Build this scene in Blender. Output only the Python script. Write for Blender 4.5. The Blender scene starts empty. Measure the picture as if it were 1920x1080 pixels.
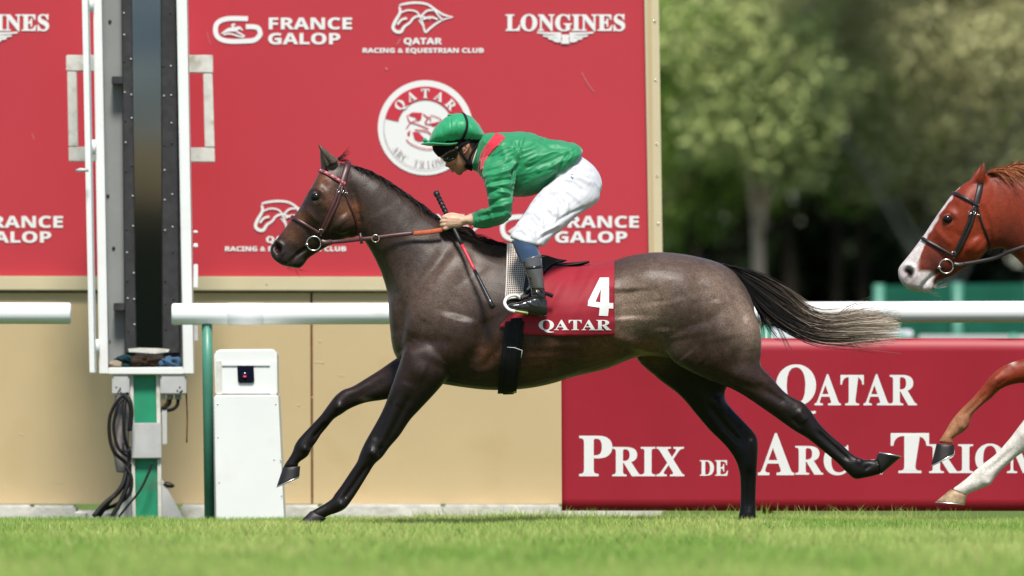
import bpy, bmesh, math, random
import numpy as np
from mathutils import Vector, Matrix
from mathutils.bvhtree import BVHTree

random.seed(7)
rng = np.random.default_rng(7)
SC = bpy.context.scene
COL = SC.collection

# ------------------------------------------------------------------ camera, sky, sun, exposure
CX, HY, D0, F, H = 960.0, 805.0, 40.0, 16000.0, 0.5     # lens 300 mm, 40 m from the horse, lens 0.5 m above the turf
cam_d = bpy.data.cameras.new('camera'); cam = bpy.data.objects.new('camera', cam_d); COL.objects.link(cam)
cam.location = (0, -D0, H); cam.rotation_euler = (math.pi/2, 0, 0)
cam_d.sensor_width = 36; cam_d.lens = 300; cam_d.shift_y = (HY-540)/1920
cam_d.clip_start = 0.5; cam_d.clip_end = 2000
cam_d.dof.use_dof = True; cam_d.dof.focus_distance = D0-0.05; cam_d.dof.aperture_fstop = 2.8
SC.camera = cam

SUN_TO = Vector((-0.035, 0.50, -0.86)).normalized()       # direction the light travels
world = bpy.data.worlds.new('World'); SC.world = world; world.use_nodes = True
wn = world.node_tree.nodes; wl = world.node_tree.links; wn.clear()
sky = wn.new('ShaderNodeTexSky'); sky.sky_type = 'NISHITA'; sky.sun_disc = False
sky.sun_elevation = math.asin(-SUN_TO.z); sky.sun_rotation = math.atan2(-SUN_TO.x, -SUN_TO.y)
sky.air_density = 1.0; sky.dust_density = 1.0
bg = wn.new('ShaderNodeBackground'); bg.inputs[1].default_value = 0.075
wo = wn.new('ShaderNodeOutputWorld'); wl.new(sky.outputs[0], bg.inputs[0]); wl.new(bg.outputs[0], wo.inputs[0])
sun_d = bpy.data.lights.new('sun', 'SUN'); sun_d.energy = 3.0; sun_d.angle = math.radians(12); sun_d.color = (1, 0.95, 0.87)
sun = bpy.data.objects.new('sun', sun_d); COL.objects.link(sun)
sun.rotation_euler = SUN_TO.to_track_quat('-Z', 'Y').to_euler()
SC.view_settings.view_transform = 'Standard'; SC.view_settings.look = 'None'
SC.view_settings.gamma = 1; SC.view_settings.use_curve_mapping = False
SC.view_settings.exposure = 0.93
SC.render.engine = 'CYCLES'
SC.cycles.max_bounces = 6; SC.cycles.transparent_max_bounces = 6

# ------------------------------------------------------------------ helpers
def W(px, py, Y=0.0):
    k = (D0+Y)/F
    return Vector(((px-CX)*k, Y, H-(py-HY)*k))
def PX(v):                                                # world points (N,3) to photo pixels
    k = (D0+v[:, 1])/F
    return CX+v[:, 0]/k, HY-(v[:, 2]-H)/k
def empty(name, label, cat, loc=(0, 0, 0), group=None):
    o = bpy.data.objects.new(name, None); COL.objects.link(o); o.location = loc
    o.empty_display_size = 0.1
    return tag(o, label, cat, group)
def tag(o, label=None, cat=None, group=None, kind=None):
    if label: o['label'] = label
    if cat: o['category'] = cat
    if group: o['group'] = group
    if kind: o['kind'] = kind
    return o
def link(name, me, mat=None, parent=None, smooth=True):
    o = bpy.data.objects.new(name, me); COL.objects.link(o)
    if mat and not me.materials: me.materials.append(mat)
    if parent is not None:
        o.parent = parent
        p = parent; off = Vector((0, 0, 0))
        while p is not None:
            off += Vector(p.location); p = p.parent
        o.location = -off
    if smooth and len(me.polygons):
        me.polygons.foreach_set('use_smooth', np.ones(len(me.polygons), bool))
    return o
def mesh(name, v, f):
    me = bpy.data.meshes.new(name); me.from_pydata([tuple(map(float, p)) for p in v], [], f); me.update(); return me
def mk(name, v, f, mat, parent=None, smooth=False):
    return link(name, mesh(name, v, f), mat, parent, smooth)
def fast_mesh(name, v, faces):                            # faces: (M,k) int array
    v = np.asarray(v, np.float32); faces = np.asarray(faces, np.int32); k = faces.shape[1]; m = len(faces)
    me = bpy.data.meshes.new(name)
    me.vertices.add(len(v)); me.vertices.foreach_set('co', v.ravel())
    me.loops.add(m*k); me.loops.foreach_set('vertex_index', faces.ravel())
    me.polygons.add(m); me.polygons.foreach_set('loop_start', np.arange(0, m*k, k, dtype=np.int32))
    me.update(calc_edges=True); return me
def set_col(me, rgb, name='Col'):
    a = me.color_attributes.new(name, 'FLOAT_COLOR', 'POINT')
    c = np.ones((len(me.vertices), 4), np.float32); c[:, :3] = rgb; a.data.foreach_set('color', c.ravel())
def get_v(me):
    a = np.empty(len(me.vertices)*3, np.float32); me.vertices.foreach_get('co', a); return a.reshape(-1, 3).astype(np.float64)
def get_n(me):
    a = np.empty(len(me.vertices)*3, np.float32); me.vertex_normals.foreach_get('vector', a); return a.reshape(-1, 3).astype(np.float64)
def put_v(me, v):
    me.vertices.foreach_set('co', v.astype(np.float32).ravel()); me.update()
def bevel(o, w, seg=2):
    bm = bmesh.new(); bm.from_mesh(o.data)
    bmesh.ops.bevel(bm, geom=[e for e in bm.edges if len(e.link_faces) == 2 and e.calc_face_angle(0) > 0.5], offset=w, segments=seg, affect='EDGES', clamp_overlap=True)
    bm.to_mesh(o.data); bm.free(); o.data.update(); return o
def prism(name, poly, Y, depth, mat, parent=None, bev=0.0):   # px outline at distance Y, extruded away from the camera
    f = [W(x, y, Y) for x, y in poly]; n = len(f)
    v = f+[p+Vector((0, depth, 0)) for p in f]
    fs = [tuple(range(n)), tuple(range(2*n-1, n-1, -1))]+[(i, i+n, (i+1) % n+n, (i+1) % n) for i in range(n)]
    me = mesh(name, v, fs)
    bm = bmesh.new(); bm.from_mesh(me); bmesh.ops.recalc_face_normals(bm, faces=bm.faces); bm.to_mesh(me); bm.free()
    o = link(name, me, mat, parent, False)
    if bev: bevel(o, bev)
    return o
def rect(x0, y0, x1, y1): return [(x0, y0), (x1, y0), (x1, y1), (x0, y1)]
def box(name, c, s, mat, parent=None, bev=0.0):
    x, y, z = c; a, b, d = (q/2 for q in s)
    v = [(x+i*a, y+j*b, z+k*d) for i in (-1, 1) for j in (-1, 1) for k in (-1, 1)]
    f = [(0, 1, 3, 2), (4, 6, 7, 5), (0, 4, 5, 1), (2, 3, 7, 6), (0, 2, 6, 4), (1, 5, 7, 3)]
    o = mk(name, v, f, mat, parent)
    if bev: bevel(o, bev)
    return o
def crom(pts, sub):                                        # Catmull-Rom through rows of an array
    p = np.asarray(pts, float)
    if len(p) < 3 or sub < 2:
        t = np.linspace(0, len(p)-1, (len(p)-1)*sub+1); i = np.minimum(t.astype(int), len(p)-2); u = (t-i)[:, None]
        return p[i]*(1-u)+p[i+1]*u
    q = np.vstack([2*p[0]-p[1], p, 2*p[-1]-p[-2]]); out = []
    for i in range(len(p)-1):
        a, b, c, d = q[i:i+4]
        for k in range(sub):
            t = k/sub
            out.append(0.5*(2*b+(c-a)*t+(2*a-5*b+4*c-d)*t*t+(3*b-a-3*c+d)*t**3))
    out.append(p[-1]); return np.array(out)
def tube(pts, r, seg=8, sub=1, caps=True):                 # round sweep; r scalar or per point
    p = np.array([tuple(q) for q in pts], float); r = np.full(len(p), r) if np.isscalar(r) else np.asarray(r, float)
    if sub > 1:
        pr = crom(np.column_stack([p, r]), sub); p, r = pr[:, :3], pr[:, 3]
    t = np.gradient(p, axis=0); t /= np.linalg.norm(t, axis=1)[:, None]+1e-12
    ref = np.array([0, 1, 0.0]) if abs(t[0, 1]) < 0.9 else np.array([1.0, 0, 0])
    v = []
    n = np.cross(t[0], ref); n /= np.linalg.norm(n)
    for i in range(len(p)):
        n = n-t[i]*n.dot(t[i]); n /= np.linalg.norm(n); b = np.cross(t[i], n)
        for k in range(seg):
            a = 2*math.pi*k/seg; v.append(p[i]+r[i]*(n*math.cos(a)+b*math.sin(a)))
    f = [(i*seg+k, i*seg+(k+1) % seg, (i+1)*seg+(k+1) % seg, (i+1)*seg+k) for i in range(len(p)-1) for k in range(seg)]
    if caps:
        f += [tuple(range(seg-1, -1, -1)), tuple((len(p)-1)*seg+k for k in range(seg))]
    return v, f
def join(parts):
    V, Fs, o = [], [], 0
    for v, f in parts:
        V.extend([tuple(p) for p in v]); Fs.extend([tuple(i+o for i in q) for q in f]); o += len(v)
    return V, Fs
def loft(secs, sub=4, seg=28, Y0=0.0, mirror=False, dx=0, dy=0):
    """closed tube through sections (A px, B px, half width m, Y, exponent, skew): A and B lie on the outline"""
    rows = []
    for s in secs:
        (ax, ay), (bx, by), w = s[:3]; Y = (s[3] if len(s) > 3 else 0.0); n = s[4] if len(s) > 4 else 2.0; sk = s[5] if len(s) > 5 else 0.0
        Yw = Y0+Y
        A, B = W(ax+dx, ay+dy, Yw), W(bx+dx, by+dy, Yw)
        if mirror: A.y = B.y = Y0-Y
        rows.append([*A, *B, w, n, sk])
    R = crom(rows, sub); V = []
    th = np.linspace(0, 2*math.pi, seg, endpoint=False); c, s = np.cos(th), np.sin(th)
    for r in R:
        A, B = r[:3], r[3:6]; w, n, sk = max(r[6], 0.002), max(r[7], 1.2), r[8]; C = (A+B)/2; U = (A-B)/2
        cc = np.sign(c)*np.abs(c)**(2/n); ss = np.sign(s)*np.abs(s)**(2/n)*(1+sk*cc)
        V.append(C+np.outer(cc, U)+np.outer(ss*w, [0, 1, 0]))
    m = len(R); V = np.vstack(V)
    f = [(i*seg+k, i*seg+(k+1) % seg, (i+1)*seg+(k+1) % seg, (i+1)*seg+k) for i in range(m-1) for k in range(seg)]
    c0 = V[:seg].mean(0); c1 = V[-seg:].mean(0); b = len(V)
    V = np.vstack([V, c0, c1])
    f += [(b, (k+1) % seg, k) for k in range(seg)]+[(b+1, (m-1)*seg+k, (m-1)*seg+(k+1) % seg) for k in range(seg)]
    return V, f
def chain(pts, seg=10, sub=4):                             # ((px,py),Y,radius) capsule chain with rounded ends
    P = [(*W(p[0], p[1], Y), r) for p, Y, r in pts]
    P = crom(P, sub)
    d0 = P[0, :3]-P[1, :3]; d0 /= np.linalg.norm(d0); d1 = P[-1, :3]-P[-2, :3]; d1 /= np.linalg.norm(d1)
    rows = [[*(P[0, :3]+d0*P[0, 3]*math.sin(a)), P[0, 3]*math.cos(a)] for a in (1.4, 1.0, 0.5)]+P.tolist()+\
           [[*(P[-1, :3]+d1*P[-1, 3]*math.sin(a)), P[-1, 3]*math.cos(a)] for a in (0.5, 1.0, 1.4)]
    rows = np.array(rows); return tube(rows[:, :3], rows[:, 3], seg)
def ellipsoid(px, py, Y, rx, ry, rz, seg=16):
    c = np.array(W(px, py, Y)); V = [c+[0, 0, rz]]; n = seg//2
    for i in range(1, n):
        a = math.pi*i/n
        for k in range(seg):
            b = 2*math.pi*k/seg; V.append(c+[rx*math.sin(a)*math.cos(b), ry*math.sin(a)*math.sin(b), rz*math.cos(a)])
    V.append(c-[0, 0, rz]); f = [(0, 1+k, 1+(k+1) % seg) for k in range(seg)]
    for i in range(n-2):
        for k in range(seg):
            a = 1+i*seg; f.append((a+k, a+seg+k, a+seg+(k+1) % seg, a+(k+1) % seg))
    b = len(V)-1; a = 1+(n-2)*seg; f += [(b, a+(k+1) % seg, a+k) for k in range(seg)]
    return V, f
def union(name, parts, voxel):                             # one continuous skin round overlapping closed shapes
    v, f = join(parts); me = mesh(name, v, f)
    bm = bmesh.new(); bm.from_mesh(me); bmesh.ops.recalc_face_normals(bm, faces=bm.faces); bm.to_mesh(me); bm.free()
    o = bpy.data.objects.new(name, me); COL.objects.link(o)
    m = o.modifiers.new('r', 'REMESH'); m.mode = 'VOXEL'; m.voxel_size = voxel; m.adaptivity = 0
    dg = bpy.context.evaluated_depsgraph_get(); out = bpy.data.meshes.new_from_object(o.evaluated_get(dg))
    bpy.data.objects.remove(o); bpy.data.meshes.remove(me); out.name = name; return out
def edges_of(me):
    e = np.empty(len(me.edges)*2, np.int32); me.edges.foreach_get('vertices', e); return e.reshape(-1, 2)
def smooth_v(v, e, it, wgt=None, lam=0.5, taubin=True):
    n = len(v); deg = np.bincount(e.ravel(), minlength=n)[:, None].astype(float); deg[deg == 0] = 1
    for i in range(it*(2 if taubin else 1)):
        l = lam if (not taubin or i % 2 == 0) else -lam*1.03
        s = np.column_stack([np.bincount(e[:, 0], v[e[:, 1], k], n)+np.bincount(e[:, 1], v[e[:, 0], k], n) for k in range(3)])
        d = (s/deg-v)*l
        v = v+(d if wgt is None else d*wgt[:, None])
    return v
def seg_dist(px, py, pts):                                 # distance in px to a polyline and position along it
    best = np.full(len(px), 1e9); pos = np.zeros(len(px)); n = len(pts)-1
    if n == 0: return np.hypot(px-pts[0][0], py-pts[0][1]), pos
    for i in range(n):
        (ax, ay), (bx, by) = pts[i], pts[i+1]; dx, dy = bx-ax, by-ay
        t = np.clip(((px-ax)*dx+(py-ay)*dy)/(dx*dx+dy*dy+1e-9), 0, 1)
        d = np.hypot(px-ax-t*dx, py-ay-t*dy); m = d < best; best[m] = d[m]; pos[m] = ((i+t)/n)[m]
    return best, pos
def sculpt(v, nrm, strokes, px, py, side=None, dx=0, dy=0):   # raise / hollow muscles, folds and creases along strokes
    d = np.zeros(len(v)); m = np.abs(nrm[:, 1]) if side is None else np.clip(nrm[:, 1]*side, 0, 1)
    m = np.clip(m*1.5, 0, 1)
    for pts, r, amp in strokes:
        q = [(a+dx, b+dy) for a, b in pts]; x = np.array(q)
        sel = np.where((px > x[:, 0].min()-3*r) & (px < x[:, 0].max()+3*r) & (py > x[:, 1].min()-3*r) & (py < x[:, 1].max()+3*r))[0]
        if not len(sel): continue
        D, t = seg_dist(px[sel], py[sel], q)
        fade = 1.0 if len(q) < 2 else np.clip(np.minimum(t, 1-t)*6+0.35, 0, 1)
        d[sel] += amp*0.001*np.exp(-(D/r)**2)*fade
    return v+nrm*(d*m)[:, None]
def vnoise(p, scale, seed=0):                              # value noise, -1..1
    q = np.asarray(p)*scale+seed*17.31; i = np.floor(q).astype(np.int64); f = q-i; f = f*f*(3-2*f)
    def h(a, b, c):
        n = (a*374761393+b*668265263+c*2147483647+seed*1274126177) & 0xffffffff
        n = ((n ^ (n >> 13))*1274126177) & 0xffffffff; return ((n ^ (n >> 16)) & 0xffff)/32767.5-1
    x, y, z = i.T; r = 0
    for a in (0, 1):
        for b in (0, 1):
            for c in (0, 1):
                w = (f[:, 0] if a else 1-f[:, 0])*(f[:, 1] if b else 1-f[:, 1])*(f[:, 2] if c else 1-f[:, 2]); r = r+w*h(x+a, y+b, z+c)
    return r
def in_poly(px, py, poly):
    r = np.zeros(len(px), bool); n = len(poly)
    for i in range(n):
        x0, y0 = poly[i]; x1, y1 = poly[(i+1) % n]
        if y0 == y1: continue
        c = ((y0 > py) != (y1 > py)) & (px < (x1-x0)*(py-y0)/(y1-y0)+x0); r ^= c
    return r
def sstep(a, b, x):
    t = np.clip((x-a)/(b-a), 0, 1); return t*t*(3-2*t)
def shell(name, me, poly, off, mat, parent, mask=None, inner=True):   # a fitted layer over part of a skin, with thickness
    v, n = get_v(me), get_n(me); px, py = PX(v); s = in_poly(px, py, poly)
    if mask is not None: s &= mask(v, n)
    fs = [p.vertices[:] for p in me.polygons if all(s[i] for i in p.vertices)]
    ids = sorted({i for f in fs for i in f}); mp = {a: b for b, a in enumerate(ids)}; k = len(ids)
    V = [v[i]+n[i]*off for i in ids]+[v[i]-n[i]*0.001 for i in ids]
    E = {}
    for f in fs:
        for a, b in zip(f, f[1:]+f[:1]): E[(a, b)] = 1
    FS = [tuple(mp[i] for i in f) for f in fs]+[(mp[b], mp[a], mp[a]+k, mp[b]+k) for (a, b) in E if (b, a) not in E]
    return mk(name, V, FS, mat, parent, True)
def bvh_of(me):
    return BVHTree.FromPolygons([v.co[:] for v in me.vertices], [p.vertices[:] for p in me.polygons])
def strap_geo(path, bvh, width, thick, side=-1, sub=6, Yref=0.0, lift=0.002):   # a strap lying on a skin
    P = crom(np.array(path, float), sub); pts, nr = [], []
    for x, y in P:
        w = W(x, y, Yref); h = bvh.ray_cast(Vector((w.x, Yref+side*1.5, w.z)), Vector((0, -side, 0)))
        if h[0] is None:
            h = bvh.find_nearest(w)
        pts.append(h[0]); nr.append(h[1])
    pts = np.array(pts); nr = np.array(nr)
    for _ in range(3):
        nr[1:-1] = (nr[:-2]+2*nr[1:-1]+nr[2:])/4; pts[1:-1] = (pts[:-2]+2*pts[1:-1]+pts[2:])/4
    nr /= np.linalg.norm(nr, axis=1)[:, None]
    return ribbon_geo(pts+nr*lift, nr, width, thick)
def ribbon_geo(pts, nr, width, thick):
    pts = np.asarray(pts, float); nr = np.asarray(nr, float)
    t = np.gradient(pts, axis=0); t /= np.linalg.norm(t, axis=1)[:, None]+1e-12
    b = np.cross(t, nr); b /= np.linalg.norm(b, axis=1)[:, None]+1e-12
    w = (np.full(len(pts), width) if np.isscalar(width) else np.interp(np.linspace(0, 1, len(pts)), np.linspace(0, 1, len(width)), width))[:, None]/2
    V = np.stack([pts-b*w, pts-b*w*0.8+nr*thick, pts+b*w*0.8+nr*thick, pts+b*w], 1).reshape(-1, 3); m = len(pts)
    f = [(i*4+k, i*4+(k+1) % 4, (i+1)*4+(k+1) % 4, (i+1)*4+k) for i in range(m-1) for k in range(4)]+[(0, 1, 2, 3), tuple((m-1)*4+k for k in (3, 2, 1, 0))]
    return V, f
def free_ribbon(path3, width, thick, up=(0, -1, 0), sub=6):
    P = crom(np.array([tuple(p) for p in path3], float), sub); return ribbon_geo(P, np.tile(np.array(up, float), (len(P), 1)), width, thick)
def mir(geo, Y0=0.0):
    v, f = geo; v = np.array(v, float); v[:, 1] = 2*Y0-v[:, 1]; return v, [tuple(reversed(q)) for q in f]
def torus(px, py, Y, R, r, seg=28, ms=8, axis='Y', squash=1.0):
    c = np.array(W(px, py, Y)); V = []
    for i in range(seg):
        a = 2*math.pi*i/seg
        for k in range(ms):
            b = 2*math.pi*k/ms; q = R+r*math.cos(b)
            V.append(c+np.array([q*math.cos(a), r*math.sin(b), q*squash*math.sin(a)]) if axis == 'Y' else c+np.array([r*math.sin(b), q*math.cos(a), q*squash*math.sin(a)]))
    f = [(i*ms+k, i*ms+(k+1) % ms, ((i+1) % seg)*ms+(k+1) % ms, ((i+1) % seg)*ms+k) for i in range(seg) for k in range(ms)]
    return V, f
def strands(name, P, Wd, C, mat, parent):                  # hair: P (N,K,3), Wd (K,) width, C (N,K,3) colour
    N, K, _ = P.shape
    t = np.gradient(P, axis=1); t /= np.linalg.norm(t, axis=2)[..., None]+1e-9
    a = rng.uniform(-0.9, 0.9, N)[:, None, None]
    r = np.concatenate([np.zeros((N, 1, 1)), -np.cos(a), np.sin(a)], 2)+np.zeros((N, K, 3))
    b = np.cross(t, r); b /= np.linalg.norm(b, axis=2)[..., None]+1e-9
    w = np.asarray(Wd)[None, :, None]/2
    V = np.stack([P-b*w, P+b*w], 2).reshape(-1, 3)
    base = (np.arange(N)*K*2)[:, None]+(np.arange(K-1)*2)[None, :]
    Fq = np.stack([base, base+1, base+3, base+2], -1).reshape(-1, 4)
    me = fast_mesh(name, V, Fq); set_col(me, np.repeat(C.reshape(-1, 3), 2, 0)); return link(name, me, mat, parent, True)

# ------------------------------------------------------------------ materials
def pm(name, col, rough=0.6, spec=0.4, metal=0.0, var=0.0, vscale=6.0, bump=0.0, bscale=120.0, sheen=0.0, coat=0.0, attr=None, dirt=None, dscale=3.0, stretch=None, trans=0.0, bdist=0.003):
    m = bpy.data.materials.new(name); m.use_nodes = True; nt = m.node_tree; N = nt.nodes; L = nt.links
    b = N['Principled BSDF']; b.inputs['Base Color'].default_value = (*col, 1); b.inputs['Roughness'].default_value = rough
    b.inputs['Specular IOR Level'].default_value = spec; b.inputs['Metallic'].default_value = metal
    b.inputs['Sheen Weight'].default_value = sheen; b.inputs['Coat Weight'].default_value = coat; b.inputs['Coat Roughness'].default_value = 0.15
    tc = N.new('ShaderNodeTexCoord'); vec = tc.outputs['Object']
    if stretch:
        mp = N.new('ShaderNodeMapping'); mp.inputs['Scale'].default_value = stretch; L.new(vec, mp.inputs[0]); vec = mp.outputs[0]
    out = None
    if attr:
        at = N.new('ShaderNodeAttribute'); at.attribute_name = attr; out = at.outputs['Color']
    def mix(kind, fac, a, bcol):
        x = N.new('ShaderNodeMix'); x.data_type = 'RGBA'; x.blend_type = kind
        if isinstance(fac, float): x.inputs[0].default_value = fac
        else: L.new(fac, x.inputs[0])
        for i, q in ((6, a), (7, bcol)):
            if isinstance(q, tuple): x.inputs[i].default_value = (*q, 1)
            else: L.new(q, x.inputs[i])
        return x.outputs[2]
    def noise(s, det=4.0):
        t = N.new('ShaderNodeTexNoise'); t.inputs['Scale'].default_value = s; t.inputs['Detail'].default_value = det; L.new(vec, t.inputs['Vector']); return t.outputs['Fac']
    def ramp(f, a, bb):
        r = N.new('ShaderNodeMapRange'); r.inputs[1].default_value = a; r.inputs[2].default_value = bb; L.new(f, r.inputs[0]); return r.outputs[0]
    if var > 0:
        f = ramp(noise(vscale), 0.3, 0.7)
        cc = N.new('ShaderNodeMapRange'); cc.inputs[3].default_value = 1-var; cc.inputs[4].default_value = 1+var; L.new(f, cc.inputs[0])
        x = N.new('ShaderNodeVectorMath'); x.operation = 'SCALE'; L.new(cc.outputs[0], x.inputs['Scale'])
        if out is not None: L.new(out, x.inputs[0])
        else: x.inputs[0].default_value = col
        out = x.outputs[0]
    if dirt:
        f = ramp(noise(dscale, 8.0), 0.55, 0.75); out = mix('MIX', f, out if out is not None else tuple(col), tuple(dirt))
    if out is not None: L.new(out, b.inputs['Base Color'])
    if bump > 0:
        bp = N.new('ShaderNodeBump'); bp.inputs['Strength'].default_value = bump; bp.inputs['Distance'].default_value = bdist
        L.new(noise(bscale, 5.0), bp.inputs['Height']); L.new(bp.outputs[0], b.inputs['Normal'])
    if trans > 0:
        tr = N.new('ShaderNodeBsdfTranslucent'); ms = N.new('ShaderNodeMixShader'); ms.inputs[0].default_value = trans
        if out is not None: L.new(out, tr.inputs[0])
        else: tr.inputs[0].default_value = (*col, 1)
        L.new(b.outputs[0], ms.inputs[1]); L.new(tr.outputs[0], ms.inputs[2]); L.new(ms.outputs[0], N['Material Output'].inputs[0])
    return m

M = {}
M['white'] = pm('white_paint', (0.76, 0.77, 0.76), 0.4, 0.4, var=0.03, vscale=3, dirt=(0.71, 0.71, 0.68), dscale=5)
M['rail'] = pm('rail_plastic', (0.78, 0.80, 0.80), 0.4, 0.4, var=0.02, vscale=2, dirt=(0.62, 0.63, 0.60), dscale=5)
M['old_white'] = pm('old_white_paint', (0.62, 0.61, 0.56), 0.6, 0.3, var=0.1, vscale=20, dirt=(0.40, 0.36, 0.28), dscale=16)
M['red_board'] = pm('red_board', (0.45, 0.030, 0.044), 0.42, 0.5, var=0.035, vscale=1.2)
M['red_banner'] = pm('red_banner', (0.30, 0.008, 0.022), 0.5, 0.4, var=0.05, vscale=2.2, bump=0.15, bscale=3, bdist=0.02)
M['letter'] = pm('white_lettering', (0.72, 0.72, 0.71), 0.5, 0.3)
M['letter_grey'] = pm('grey_lettering', (0.36, 0.29, 0.30), 0.5, 0.3)
M['gold'] = pm('gold_panel', (0.50, 0.385, 0.215), 0.45, 0.4, var=0.03, vscale=2.5, dirt=(0.475, 0.355, 0.185), dscale=4)
M['gold_trim'] = pm('gold_trim', (0.56, 0.48, 0.31), 0.4, 0.5, var=0.04, vscale=3)
M['rust'] = pm('rusty_joint', (0.16, 0.065, 0.025), 0.8, 0.2, var=0.3, vscale=18)
M['concrete'] = pm('concrete', (0.58, 0.56, 0.51), 0.85, 0.2, var=0.2, vscale=9, bump=0.6, bscale=30, dirt=(0.36, 0.33, 0.26), dscale=6, bdist=0.01)
M['grey_paint'] = pm('grey_paint', (0.24, 0.25, 0.245), 0.5, 0.4, var=0.08, vscale=6)
M['pale_grey'] = pm('pale_grey_metal', (0.46, 0.46, 0.46), 0.5, 0.4, var=0.1, vscale=10)
M['dark_metal'] = pm('dark_metal', (0.030, 0.028, 0.030), 0.55, 0.4, var=0.3, vscale=30)
M['green_paint'] = pm('green_paint', (0.02, 0.27, 0.14), 0.45, 0.4, var=0.1, vscale=8, dirt=(0.05, 0.16, 0.10), dscale=7)
M['green_post'] = pm('green_post_paint', (0.06, 0.22, 0.155), 0.4, 0.5, var=0.12, vscale=8)
M['black'] = pm('black_rubber', (0.012, 0.012, 0.013), 0.5, 0.4)
M['cable'] = pm('cable', (0.009, 0.0085, 0.009), 0.6, 0.25)
M['orange_cable'] = pm('orange_cable', (0.30, 0.13, 0.04), 0.5, 0.4)
M['mirror'] = pm('mirror_glass', (0.82, 0.84, 0.82), 0.04, 0.5, metal=1.0)
M['steel'] = pm('steel', (0.62, 0.60, 0.55), 0.25, 0.5, metal=1.0)
M['brass'] = pm('brass', (0.75, 0.66, 0.45), 0.25, 0.5, metal=1.0)
M['wrap'] = pm('grey_sacking', (0.25, 0.22, 0.22), 0.9, 0.1, var=0.2, vscale=20)
M['blue_rag'] = pm('blue_rag', (0.05, 0.10, 0.17), 0.9, 0.1, var=0.2, vscale=15)
M['lens'] = pm('lens_glass', (0.006, 0.006, 0.02), 0.08, 0.6)

# ------------------------------------------------------------------ ground: one sheet to the horizon, lower beyond the course
def ground_z(x, y):
    z = -0.13*sstep(2.25, 3.0, y)
    return z+0.012*np.sin(x*1.3+y*0.7)*np.sin(y*0.45+1.0)*sstep(60, 20, np.abs(y))
gx = np.concatenate([[-900, -300, -100, -40], np.linspace(-16, 16, 65), [40, 100, 300, 900]])
gy = np.concatenate([[-400, -150, -70], np.linspace(-45, 1.8, 80), np.linspace(2, 3.2, 13), np.linspace(3.6, 12, 12), [25, 60, 130, 300, 1200]])
X, Yg = np.meshgrid(gx, gy); GV = np.column_stack([X.ravel(), Yg.ravel(), ground_z(X.ravel(), Yg.ravel())]); nx = len(gx)
GF = [(j*nx+i, j*nx+i+1, (j+1)*nx+i+1, (j+1)*nx+i) for j in range(len(gy)-1) for i in range(nx-1)]
M['turf'] = pm('turf_soil', (0.10, 0.15, 0.035), 0.9, 0.1, var=0.35, vscale=3, bump=0.8, bscale=60, bdist=0.02)
tag(mk('ground', GV, GF, M['turf'], None, True), 'short green racecourse turf reaching to the trees', None, None, 'structure')

# grass blades, long enough to bury the hooves
def grass_blades(name, n, hr, wd, mat, label, lean=0.5, zones=None):
    x, y = zones(n)
    n = len(x)
    z = ground_z(x, y); P = np.column_stack([x, y, z])
    cl = vnoise(P*[1, 1, 0], 5.0, 3)*0.5+vnoise(P*[1, 1, 0], 1.1, 4)*0.5
    h = rng.uniform(*hr, n)*(1+0.28*cl); a = rng.uniform(0, 2*math.pi, n); t = rng.normal(0, lean, n)*h
    d = np.column_stack([np.cos(a), np.sin(a)*0.7, np.zeros(n)]); b = rng.uniform(-0.9, 0.9, n); s = np.column_stack([np.cos(b), np.sin(b), np.zeros(n)])*(wd*rng.uniform(0.6, 1.3, n)/2)[:, None]
    mid = P+d*(t*0.35)[:, None]+np.column_stack([np.zeros(n), np.zeros(n), h*0.6]); tip = P+d*t[:, None]+np.column_stack([np.zeros(n), np.zeros(n), h])
    V = np.stack([P-s, P+s, mid-s*0.8, mid+s*0.8, tip], 1).reshape(-1, 3); o = (np.arange(n)*5)[:, None]
    Fc = np.concatenate([o+[0, 1, 3], o+[0, 3, 2], o+[2, 3, 4]], 0)
    me = fast_mesh(name, V, Fc)
    hue = np.clip(0.5+0.45*vnoise(P*[1.3, .5, 0], 2.2, 9)+0.4*vnoise(P*[1.2, .35, 0], 0.9, 10)+rng.normal(0, 0.2, n), 0, 1)[:, None]
    c = np.array([0.20, 0.355, 0.06])*(1-hue)+np.array([0.42, 0.50, 0.145])*hue
    dry = (rng.random(n) < 0.05)[:, None]; c = np.where(dry, np.array([0.5, 0.43, 0.2]), c)
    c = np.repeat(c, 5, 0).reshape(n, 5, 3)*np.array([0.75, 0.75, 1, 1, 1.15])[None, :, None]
    set_col(me, c.reshape(-1, 3)); o = link(name, me, mat, None, True)
    return tag(o, label, None, None, 'stuff')
M['grass'] = pm('grass_blades', (0.2, 0.3, 0.06), 0.5, 0.25, attr='Col', trans=0.28)
def turf_zone(n):
    k = int(n*0.42)
    y1 = rng.uniform(-0.9, 2.5, k); x1 = rng.uniform(-3.6, 3.6, k)
    y2 = rng.uniform(-20, 0, n-k); x2 = rng.uniform(-1, 1, n-k)*(3.0+0*y2)
    return np.concatenate([x1, x2]), np.concatenate([y1, y2])
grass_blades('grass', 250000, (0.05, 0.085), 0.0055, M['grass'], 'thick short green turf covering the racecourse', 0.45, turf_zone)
def verge_zone(n):
    y = rng.uniform(2.3, 4.9, n); x = rng.uniform(-4.5, 4.5, n); return x, y
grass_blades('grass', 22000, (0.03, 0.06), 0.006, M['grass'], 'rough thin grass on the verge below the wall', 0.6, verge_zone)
def wisp_zone(n):
    x = np.concatenate([rng.uniform(0.15, 3.6, int(n*0.7)), rng.uniform(-0.5, 0.5, n-int(n*0.7))]); y = rng.uniform(2.18, 2.56, len(x)); return x, y
grass_blades('grass', 2400, (0.06, 0.13), 0.0045, M['grass'], 'longer seeding grass wisps along the foot of the red banner', 0.5, wisp_zone)

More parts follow.
